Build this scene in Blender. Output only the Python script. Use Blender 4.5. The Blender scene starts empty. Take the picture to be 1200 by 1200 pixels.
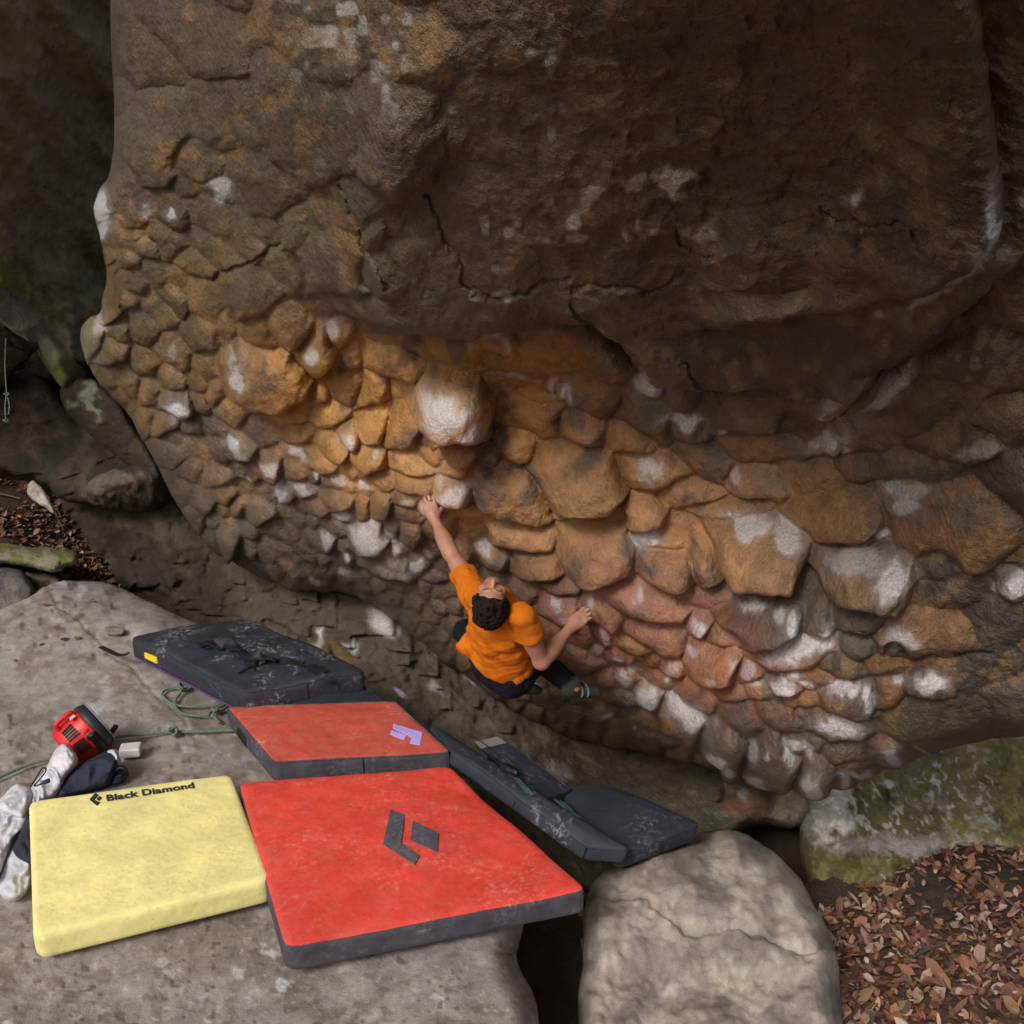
import bpy, math, random
import numpy as np
from mathutils import Vector, Matrix

# ------------------------------------------------------------------ camera, world, sun, exposure
scene = bpy.context.scene
C = scene.collection
F = 1167.0                      # focal length in photo pixels (35 mm on a 36 mm square frame, 1200 px)
PITCH = math.radians(17.8)
CAM = np.array([0.0, 0.0, 3.1])
FWD = np.array([0.0, math.cos(PITCH), -math.sin(PITCH)])
UPV = np.array([0.0, math.sin(PITCH), math.cos(PITCH)])
RGT = np.array([1.0, 0.0, 0.0])
cam_data = bpy.data.cameras.new('camera')
cam_data.sensor_width = 36.0
cam_data.lens = 36.0 * F / 1200.0
cam_data.clip_start = 0.05
cam_data.clip_end = 1000.0
cam = bpy.data.objects.new('camera', cam_data)
cam.location = CAM.tolist()
cam.rotation_euler = (math.pi / 2 - PITCH, 0, 0)
C.objects.link(cam)
scene.camera = cam

SUN_EL, SUN_AZ = math.radians(42), math.radians(212)   # azimuth measured from +Y towards +X: behind the camera, a little left
world = bpy.data.worlds.new('World')
scene.world = world
world.use_nodes = True
wn, wl = world.node_tree.nodes, world.node_tree.links
wn.clear()
sky = wn.new('ShaderNodeTexSky')
sky.sky_type = 'NISHITA'
sky.sun_disc = False
sky.sun_elevation = SUN_EL
sky.sun_rotation = SUN_AZ
sky.air_density = 1.0
sky.dust_density = 6.0
sky.ozone_density = 1.0
hsv = wn.new('ShaderNodeHueSaturation')
hsv.inputs['Saturation'].default_value = 0.35
bg = wn.new('ShaderNodeBackground')
bg.inputs['Strength'].default_value = 0.10
wo = wn.new('ShaderNodeOutputWorld')
wl.new(sky.outputs['Color'], hsv.inputs['Color'])
wl.new(hsv.outputs['Color'], bg.inputs['Color'])
wl.new(bg.outputs['Background'], wo.inputs['Surface'])

sun_data = bpy.data.lights.new('sun', 'SUN')
sun_data.energy = 1.9
sun_data.angle = math.radians(16)
sun_data.color = (1.0, 0.96, 0.9)
sun = bpy.data.objects.new('sun', sun_data)
sd_ = Vector((math.sin(SUN_AZ) * math.cos(SUN_EL), math.cos(SUN_AZ) * math.cos(SUN_EL), math.sin(SUN_EL)))
sun.rotation_euler = (-sd_).to_track_quat('-Z', 'Y').to_euler()
sun.location = (sd_ * 30)[:]
C.objects.link(sun)

vs = scene.view_settings
scene.display_settings.display_device = 'sRGB'
vs.view_transform = 'Standard'
vs.look = 'None'
vs.exposure = 0.0
vs.gamma = 1.0
vs.use_curve_mapping = False
scene.cycles.max_bounces = 6
scene.cycles.diffuse_bounces = 4

# ------------------------------------------------------------------ helpers: points, noise
def P(px, py, d):
    """photo pixel + distance along the camera axis -> world point(s)"""
    px = np.asarray(px, float); py = np.asarray(py, float); d = np.asarray(d, float)
    u = (px - 600.0) / F; v = -(py - 600.0) / F
    return CAM + d[..., None] * (FWD + u[..., None] * RGT + v[..., None] * UPV)

def PZ(px, py, z):
    """photo pixel -> world point on the level z"""
    py = np.asarray(py, float)
    s = FWD[2] - (py - 600.0) / F * UPV[2]
    d = (np.asarray(z, float) - CAM[2]) / s
    return P(px, py, d)

def DZ(py, z):
    s = FWD[2] - (np.asarray(py, float) - 600.0) / F * UPV[2]
    return (np.asarray(z, float) - CAM[2]) / s

def project(p):
    q = np.asarray(p, float) - CAM
    d = q @ FWD
    return 600 + F * (q @ RGT) / d, 600 - F * (q @ UPV) / d, d

_tabs = {}
def _tab(seed):
    if seed not in _tabs:
        _tabs[seed] = np.random.RandomState(seed).rand(257, 257).astype(np.float32)
        _tabs[seed][256, :] = _tabs[seed][0, :]; _tabs[seed][:, 256] = _tabs[seed][:, 0]
    return _tabs[seed]

def vnoise(X, Y, p, seed):
    t = _tab(seed)
    x = np.asarray(X, float) / p + 37.3; y = np.asarray(Y, float) / p + 91.7
    ix = np.floor(x).astype(int); iy = np.floor(y).astype(int)
    fx = x - ix; fy = y - iy
    fx = fx * fx * fx * (fx * (fx * 6 - 15) + 10); fy = fy * fy * fy * (fy * (fy * 6 - 15) + 10)
    ix &= 255; iy &= 255
    return (t[iy, ix] * (1 - fx) + t[iy, ix + 1] * fx) * (1 - fy) + (t[iy + 1, ix] * (1 - fx) + t[iy + 1, ix + 1] * fx) * fy

def fbm(X, Y, p, octaves=4, seed=1, gain=0.5):
    """-1..1-ish"""
    s = 0; a = 1; tot = 0
    for o in range(octaves):
        c, sn = math.cos(0.7 * o + seed), math.sin(0.7 * o + seed)
        s = s + a * (vnoise(c * X - sn * Y, sn * X + c * Y, p / 2 ** o, seed * 13 + o) * 2 - 1)
        tot += a; a *= gain
    return s / tot * 1.6

def ridged(X, Y, p, octaves=3, seed=1):
    s = 0; a = 1; tot = 0
    for o in range(octaves):
        c, sn = math.cos(0.9 * o + seed), math.sin(0.9 * o + seed)
        s = s + a * (1 - np.abs(vnoise(c * X - sn * Y, sn * X + c * Y, p / 2 ** o, seed * 17 + o) * 2 - 1) * 2)
        tot += a; a *= 0.5
    return s / tot

def vnoise3(p, per, seed):
    r = np.random.RandomState(seed)
    t = r.rand(33, 33, 33).astype(np.float32)
    q = p / per + 11.37
    i = np.floor(q).astype(int); f = q - i
    f = f * f * (3 - 2 * f); i = i % 32
    x, y, z = i[..., 0], i[..., 1], i[..., 2]; fx, fy, fz = f[..., 0], f[..., 1], f[..., 2]
    def L(a, b, w): return a + (b - a) * w
    return L(L(L(t[x, y, z], t[x + 1, y, z], fx), L(t[x, y + 1, z], t[x + 1, y + 1, z], fx), fy),
             L(L(t[x, y, z + 1], t[x + 1, y, z + 1], fx), L(t[x, y + 1, z + 1], t[x + 1, y + 1, z + 1], fx), fy), fz) * 2 - 1

def sstep(a, b, x):
    t = np.clip((x - a) / (b - a), 0, 1)
    return t * t * (3 - 2 * t)

def blob(X, Y, cx, cy, rx, ry, rot=0):
    c, s = math.cos(math.radians(rot)), math.sin(math.radians(rot))
    u = ((X - cx) * c + (Y - cy) * s) / rx; v = (-(X - cx) * s + (Y - cy) * c) / ry
    return np.sqrt(u * u + v * v)

class TPS:
    def __init__(self, pts):
        a = np.array(pts, float); self.p = a[:, :2] / 300.0; n = len(a)
        r = np.linalg.norm(self.p[:, None] - self.p[None], axis=2)
        K = np.where(r > 0, r * r * np.log(np.maximum(r, 1e-9)), 0) + np.eye(n) * 0.004
        Q = np.c_[np.ones(n), self.p]
        A = np.block([[K, Q], [Q.T, np.zeros((3, 3))]])
        self.w = np.linalg.solve(A, np.r_[a[:, 2], 0, 0, 0])
    def __call__(self, X, Y):
        X = np.asarray(X, float) / 300.0; Y = np.asarray(Y, float) / 300.0
        n = len(self.p); out = self.w[n] + self.w[n + 1] * X + self.w[n + 2] * Y
        for i in range(n):
            r2 = (X - self.p[i, 0]) ** 2 + (Y - self.p[i, 1]) ** 2
            out = out + self.w[i] * 0.5 * r2 * np.log(np.maximum(r2, 1e-12))
        return out

def seg_dist(X, Y, a, b):
    """distance, parameter, side of the segment a-b"""
    ax, ay = a; bx, by = b
    dx, dy = bx - ax, by - ay
    t = np.clip(((X - ax) * dx + (Y - ay) * dy) / (dx * dx + dy * dy + 1e-12), 0, 1)
    qx = ax + t * dx; qy = ay + t * dy
    return np.hypot(X - qx, Y - qy), qx, qy, (X - ax) * dy - (Y - ay) * dx

def poly_sd(X, Y, poly):
    """signed distance (inside > 0) and nearest point on a polygon"""
    best = np.full(X.shape, 1e9); nx = X.copy(); ny = Y.copy(); inside = np.zeros(X.shape, bool)
    n = len(poly)
    for i in range(n):
        a, b = poly[i], poly[(i + 1) % n]
        d, qx, qy, _ = seg_dist(X, Y, a, b)
        m = d < best
        best = np.where(m, d, best); nx = np.where(m, qx, nx); ny = np.where(m, qy, ny)
        if a[1] != b[1]:
            cross = ((a[1] > Y) != (b[1] > Y)) & (X < (b[0] - a[0]) * (Y - a[1]) / (b[1] - a[1]) + a[0])
            inside ^= cross
    return np.where(inside, best, -best), nx, ny

def polyline(X, Y, pts):
    """distance and signed side distance to an open polyline"""
    best = np.full(X.shape, 1e9); side = np.zeros(X.shape)
    for a, b in zip(pts[:-1], pts[1:]):
        d, qx, qy, s = seg_dist(X, Y, a, b)
        m = d < best
        best = np.where(m, d, best); side = np.where(m, np.sign(s), side)
    return best, side

def smooth_poly(pts, n=3, closed=True, jitter=0.0, seed=0):
    """Chaikin-rounded polygon with a small irregular jitter"""
    p = np.array(pts, float)
    for _ in range(n):
        q = np.roll(p, -1, 0)
        a = p * .75 + q * .25; b = p * .25 + q * .75
        p = np.stack([a, b], 1).reshape(-1, 2)
    if jitter:
        p = p + np.stack([fbm(p[:, 0], p[:, 1], 40, 4, seed + 3), fbm(p[:, 0], p[:, 1], 40, 4, seed + 4)], 1) * jitter
    return [tuple(v) for v in p]

# ------------------------------------------------------------------ helpers: objects
def mesh_np(name, V, quads=None, tris=None, smooth=True, col=None, chalk=None, normals=None):
    me = bpy.data.meshes.new(name)
    V = np.asarray(V, np.float32)
    idx = []; sizes = []
    if quads is not None and len(quads): idx.append(np.asarray(quads).reshape(-1)); sizes.append(np.full(len(quads), 4))
    if tris is not None and len(tris): idx.append(np.asarray(tris).reshape(-1)); sizes.append(np.full(len(tris), 3))
    idx = np.concatenate(idx).astype(np.int32); sizes = np.concatenate(sizes).astype(np.int32)
    me.vertices.add(len(V)); me.vertices.foreach_set('co', V.reshape(-1))
    me.loops.add(len(idx)); me.loops.foreach_set('vertex_index', idx)
    me.polygons.add(len(sizes))
    st = np.concatenate([[0], np.cumsum(sizes)[:-1]]).astype(np.int32)
    me.polygons.foreach_set('loop_start', st)
    me.polygons.foreach_set('use_smooth', np.full(len(sizes), smooth))
    me.update(calc_edges=True)
    if col is not None:
        a = me.attributes.new('pig', 'FLOAT_COLOR', 'POINT')
        a.data.foreach_set('color', np.c_[np.asarray(col, np.float32), np.ones(len(V), np.float32)].astype(np.float32).reshape(-1))
    if chalk is not None:
        a = me.attributes.new('chalk', 'FLOAT', 'POINT')
        a.data.foreach_set('value', np.asarray(chalk, np.float32).reshape(-1))
    if normals is not None:
        me.normals_split_custom_set_from_vertices(np.asarray(normals, np.float32))
    return me

def link(name, me, mat=None, parent=None, loc=None):
    o = bpy.data.objects.new(name, me)
    C.objects.link(o)
    if mat is not None and me is not None:
        for m in (mat if isinstance(mat, (list, tuple)) else [mat]): me.materials.append(m)
    if parent is not None: o.parent = parent
    if loc is not None: o.location = loc
    return o

def tag(o, label=None, cat=None, group=None, kind=None):
    if label: o['label'] = label
    if cat: o['category'] = cat
    if group: o['group'] = group
    if kind: o['kind'] = kind
    return o

def empty(name, loc=(0, 0, 0)):
    o = bpy.data.objects.new(name, None); o.empty_display_size = 0.1
    o.location = tuple(float(v) for v in loc); C.objects.link(o)
    return o

def part(name, me, mat, root, label=None):
    """a child whose mesh is in world coordinates; the root Empty keeps only a location"""
    o = link(name, me, mat, root)
    o.matrix_parent_inverse = Matrix.Translation(-Vector(root.location))
    if label: o['label'] = label
    return o

def vert_normals(V, quads, tris):
    N = np.zeros_like(V)
    for f in (quads, tris):
        if f is None or not len(f): continue
        f = np.asarray(f)
        if f.shape[1] == 4: n = np.cross(V[f[:, 2]] - V[f[:, 0]], V[f[:, 3]] - V[f[:, 1]])
        else: n = np.cross(V[f[:, 1]] - V[f[:, 0]], V[f[:, 2]] - V[f[:, 0]])
        for k in range(f.shape[1]):
            for ax in range(3): N[:, ax] += np.bincount(f[:, k], n[:, ax], len(V))
    return N / np.maximum(np.linalg.norm(N, axis=1, keepdims=True), 1e-12)

GRID0 = [0.0, 0.0]
def relief(poly, depth, step, disp=None, round_px=20, round_m=0.3, thick=1.5, shrink=0.8, color=None, down=0.5, ids=None, thick_dir=None):
    """a closed rock: its visible face is a displaced sheet inside `poly`, rolled back along its rim, with sides and a back"""
    pl = np.array(poly)
    x0, y0 = pl.min(0) - step * 2; x1, y1 = pl.max(0) + step * 2
    xs = np.arange(x0, x1 + step, step); ys = np.arange(y0, y1 + step, step)
    X, Y = np.meshgrid(xs, ys)
    sd, nx, ny = poly_sd(X, Y, poly)
    ins = sd > 0
    H, W = X.shape
    cell = ins[:-1, :-1] | ins[1:, :-1] | ins[:-1, 1:] | ins[1:, 1:]
    XX = np.where(ins, X, nx); YY = np.where(ins, Y, ny)
    sdc = np.maximum(sd, 0)
    t = np.clip(sdc / round_px, 0, 1)
    base = depth(XX, YY)
    d = base + round_m * (1 - np.sqrt(np.maximum(1 - (1 - t) ** 2, 0)))
    GRID0[:] = [x0, y0]
    h = disp(XX, YY, sdc) if disp else np.zeros_like(X)
    hm = h * d / F
    ray = FWD + ((XX - 600) / F)[..., None] * RGT - ((YY - 600) / F)[..., None] * UPV
    pos = CAM + d[..., None] * ray + hm[..., None] * (-ray - down * UPV) / math.sqrt(1 + down * down)
    iy, ix = np.nonzero(cell)
    vid = np.arange(H * W).reshape(H, W)
    q = np.stack([vid[iy, ix], vid[iy + 1, ix], vid[iy + 1, ix + 1], vid[iy, ix + 1]], 1)
    used, inv = np.unique(q, return_inverse=True)
    q = inv.reshape(-1, 4)
    V = pos.reshape(-1, 3)[used]
    info = dict(X=XX.reshape(-1)[used], Y=YY.reshape(-1)[used], sd=sdc.reshape(-1)[used], h=h.reshape(-1)[used])
    cell_pick = (iy, ix)
    # rim edges
    e = np.concatenate([q[:, [0, 1]], q[:, [1, 2]], q[:, [2, 3]], q[:, [3, 0]]])
    es = np.sort(e, 1); key = es[:, 0].astype(np.int64) * len(V) + es[:, 1]
    uk, first, cnt = np.unique(key, return_index=True, return_counts=True)
    be = e[first[cnt == 1]]
    bv = np.unique(be); loc = np.full(len(V), -1); loc[bv] = np.arange(len(bv))
    B = V[bv]; cen = B.mean(0)
    rd = (B - CAM); rd /= np.linalg.norm(rd, axis=1, keepdims=True)
    if thick_dir is not None: rd = rd * 0 + np.asarray(thick_dir) / np.linalg.norm(thick_dir)
    def ring(f, s): 
        p = B + rd * thick * f
        c = p.mean(0)
        return c + (p - c) * s
    n0 = len(V); nb = len(bv)
    R1 = ring(0.35, 0.5 + 0.5 * shrink); R2 = ring(1.0, shrink)
    V2 = np.concatenate([V, R1, R2, R2.mean(0)[None] ])
    a, b = be[:, 0], be[:, 1]
    la, lb = loc[a], loc[b]
    sk1 = np.stack([b, a, n0 + la, n0 + lb], 1)
    sk2 = np.stack([n0 + lb, n0 + la, n0 + nb + la, n0 + nb + lb], 1)
    cap = np.stack([n0 + nb + lb, n0 + nb + la, np.full(len(be), n0 + 2 * nb)], 1)
    info.update(V=V2, quads=q, side=np.concatenate([sk1, sk2]), cap=cap, nfront=n0, bv=bv)
    return info

def relief_mesh(name, r, col, chalk=None):
    n = len(r['V']); nf = r['nfront']
    c = np.zeros((n, 3), np.float32); c[:nf] = col
    nb = len(r['bv']); c[nf:nf + nb] = col[r['bv']]; c[nf + nb:nf + 2 * nb] = col[r['bv']]; c[-1] = col.mean(0)
    ch = np.zeros(n, np.float32)
    if chalk is not None: ch[:nf] = chalk
    return mesh_np(name, r['V'], np.concatenate([r['quads'], r['side']]), r['cap'], True, c, ch)

# ------------------------------------------------------------------ materials
def nmat(name):
    m = bpy.data.materials.new(name); m.use_nodes = True
    n = m.node_tree.nodes; l = m.node_tree.links
    return m, n, l, n['Principled BSDF']

def bump_chain(n, l, b, specs, coord='Object'):
    tc = n.new('ShaderNodeTexCoord'); prev = None
    for sc, dist, det in specs:
        t = n.new('ShaderNodeTexNoise'); t.inputs['Scale'].default_value = sc; t.inputs['Detail'].default_value = det
        l.new(tc.outputs[coord], t.inputs['Vector'])
        bp = n.new('ShaderNodeBump'); bp.inputs['Distance'].default_value = dist; bp.inputs['Strength'].default_value = 0.9
        l.new(t.outputs['Fac'], bp.inputs['Height'])
        if prev: l.new(prev.outputs['Normal'], bp.inputs['Normal'])
        prev = bp
    l.new(prev.outputs['Normal'], b.inputs['Normal'])
    return tc

def rock_material(name, grain=1.0, rough=0.85, chalk_col=(0.66, 0.635, 0.65), var=0.35, bump=1.0, spec=0.25):
    m, n, l, b = nmat(name)
    tc = bump_chain(n, l, b, [(38, 0.016 * bump, 6), (170, 0.008 * bump, 4)])
    at = n.new('ShaderNodeAttribute'); at.attribute_name = 'pig'
    ch = n.new('ShaderNodeAttribute'); ch.attribute_name = 'chalk'
    def noise(sc, det, lo, hi):
        t = n.new('ShaderNodeTexNoise'); t.inputs['Scale'].default_value = sc; t.inputs['Detail'].default_value = det; t.inputs['Roughness'].default_value = 0.65
        l.new(tc.outputs['Object'], t.inputs['Vector'])
        r = n.new('ShaderNodeMapRange'); r.inputs['From Min'].default_value = 0.3; r.inputs['From Max'].default_value = 0.7
        r.inputs['To Min'].default_value = lo; r.inputs['To Max'].default_value = hi
        l.new(t.outputs['Fac'], r.inputs['Value']); return r
    n1 = noise(9, 6, 1 - var, 1 + var); n2 = noise(150 * grain, 3, 1 - var * 0.8, 1 + var * 0.8)
    mul = n.new('ShaderNodeMath'); mul.operation = 'MULTIPLY'
    l.new(n1.outputs[0], mul.inputs[0]); l.new(n2.outputs[0], mul.inputs[1])
    vm = n.new('ShaderNodeVectorMath'); vm.operation = 'SCALE'
    l.new(at.outputs['Color'], vm.inputs[0]); l.new(mul.outputs[0], vm.inputs['Scale'])
    n3 = noise(70, 6, -0.5, 0.42)
    ad = n.new('ShaderNodeMath'); ad.operation = 'ADD'; l.new(ch.outputs['Fac'], ad.inputs[0])
    cm = n.new('ShaderNodeMath'); cm.operation = 'MULTIPLY'; l.new(n3.outputs[0], cm.inputs[0])
    # powder edge is only broken up where there is some chalk
    mn = n.new('ShaderNodeMath'); mn.operation = 'MINIMUM'; l.new(ch.outputs['Fac'], mn.inputs[0]); mn.inputs[1].default_value = 0.6
    l.new(mn.outputs[0], cm.inputs[1]); l.new(cm.outputs[0], ad.inputs[1])
    cl = n.new('ShaderNodeClamp'); l.new(ad.outputs[0], cl.inputs[0])
    mx = n.new('ShaderNodeMix'); mx.data_type = 'RGBA'
    l.new(cl.outputs[0], mx.inputs['Factor']); l.new(vm.outputs[0], mx.inputs['A']); mx.inputs['B'].default_value = (*chalk_col, 1)
    l.new(mx.outputs['Result'], b.inputs['Base Color'])
    b.inputs['Roughness'].default_value = rough
    b.inputs['Specular IOR Level'].default_value = spec
    return m

M_ROOF = rock_material('sandstone_roof', rough=0.52, spec=0.5)
M_ROCK = rock_material('grey_sandstone')
M_SLAB = rock_material('slab_sandstone', var=0.3, bump=0.32, grain=1.4)
# ------------------------------------------------------------------ the overhanging boulder
ROOF_POLY = smooth_poly([(-0 + 128, -140), (133, 120), (133, 200), (118, 215), (109, 240), (114, 268), (120, 290), (128, 322), (120, 345), (118, 362), (100, 372),
    (92, 385), (97, 410), (110, 440), (130, 462), (150, 480), (172, 520), (188, 555), (205, 585), (225, 612), (248, 640), (285, 665), (330, 684), (400, 694),
    (430, 704), (470, 730), (520, 772), (560, 800), (610, 836), (660, 858), (720, 872), (790, 886), (850, 900), (905, 912), (940, 920), (975, 922), (1005, 915), (1050, 894),
    (1090, 880), (1140, 870), (1180, 862), (1215, 845), (1300, 800), (1380, 700), (1380, -140)], 2, jitter=2.0, seed=5)

ROOF_D = TPS([(100, -100, 5.2), (130, 120, 5.7), (130, 220, 6.0), (120, 300, 6.4), (100, 390, 7.2), (150, 480, 7.5), (205, 585, 7.75), (285, 665, 7.75), (400, 692, 7.3),
    (250, 250, 5.35), (220, 380, 6.3), (270, 480, 6.6), (320, 580, 6.9), (400, 640, 6.75),
    (350, 120, 3.8), (350, 330, 4.95), (400, 440, 5.7), (430, 550, 5.95), (480, 640, 6.1), (470, 730, 7.0),
    (600, -100, 2.2), (600, 120, 2.8), (600, 220, 3.3), (600, 300, 3.8), (600, 390, 4.5), (600, 480, 5.1), (580, 560, 5.35), (505, 590, 5.55), (580, 640, 5.7), (560, 720, 6.15), (540, 760, 6.6), (600, 800, 6.55), (600, 835, 6.8),
    (800, 120, 2.5), (800, 250, 3.1), (800, 400, 4.05), (760, 500, 4.75), (760, 600, 4.95), (690, 670, 5.2), (690, 735, 5.35), (780, 740, 5.15), (690, 800, 5.95), (720, 870, 6.55), (800, 800, 5.2), (800, 880, 6.0),
    (1000, 120, 2.25), (1000, 250, 2.75), (1000, 400, 3.5), (950, 520, 4.2), (950, 620, 4.35), (930, 720, 4.4), (900, 800, 4.55), (850, 850, 5.0), (880, 900, 5.4), (940, 915, 4.9), (1000, 870, 4.5), (1005, 915, 4.75),
    (1180, 120, 2.1), (1180, 250, 2.5), (1180, 400, 2.95), (1180, 550, 3.35), (1130, 700, 3.75), (1150, 800, 3.85), (1180, 862, 4.0), (1080, 880, 4.35), (1350, 200, 2.6), (1350, 500, 3.1), (1350, 700, 3.5)])

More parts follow.
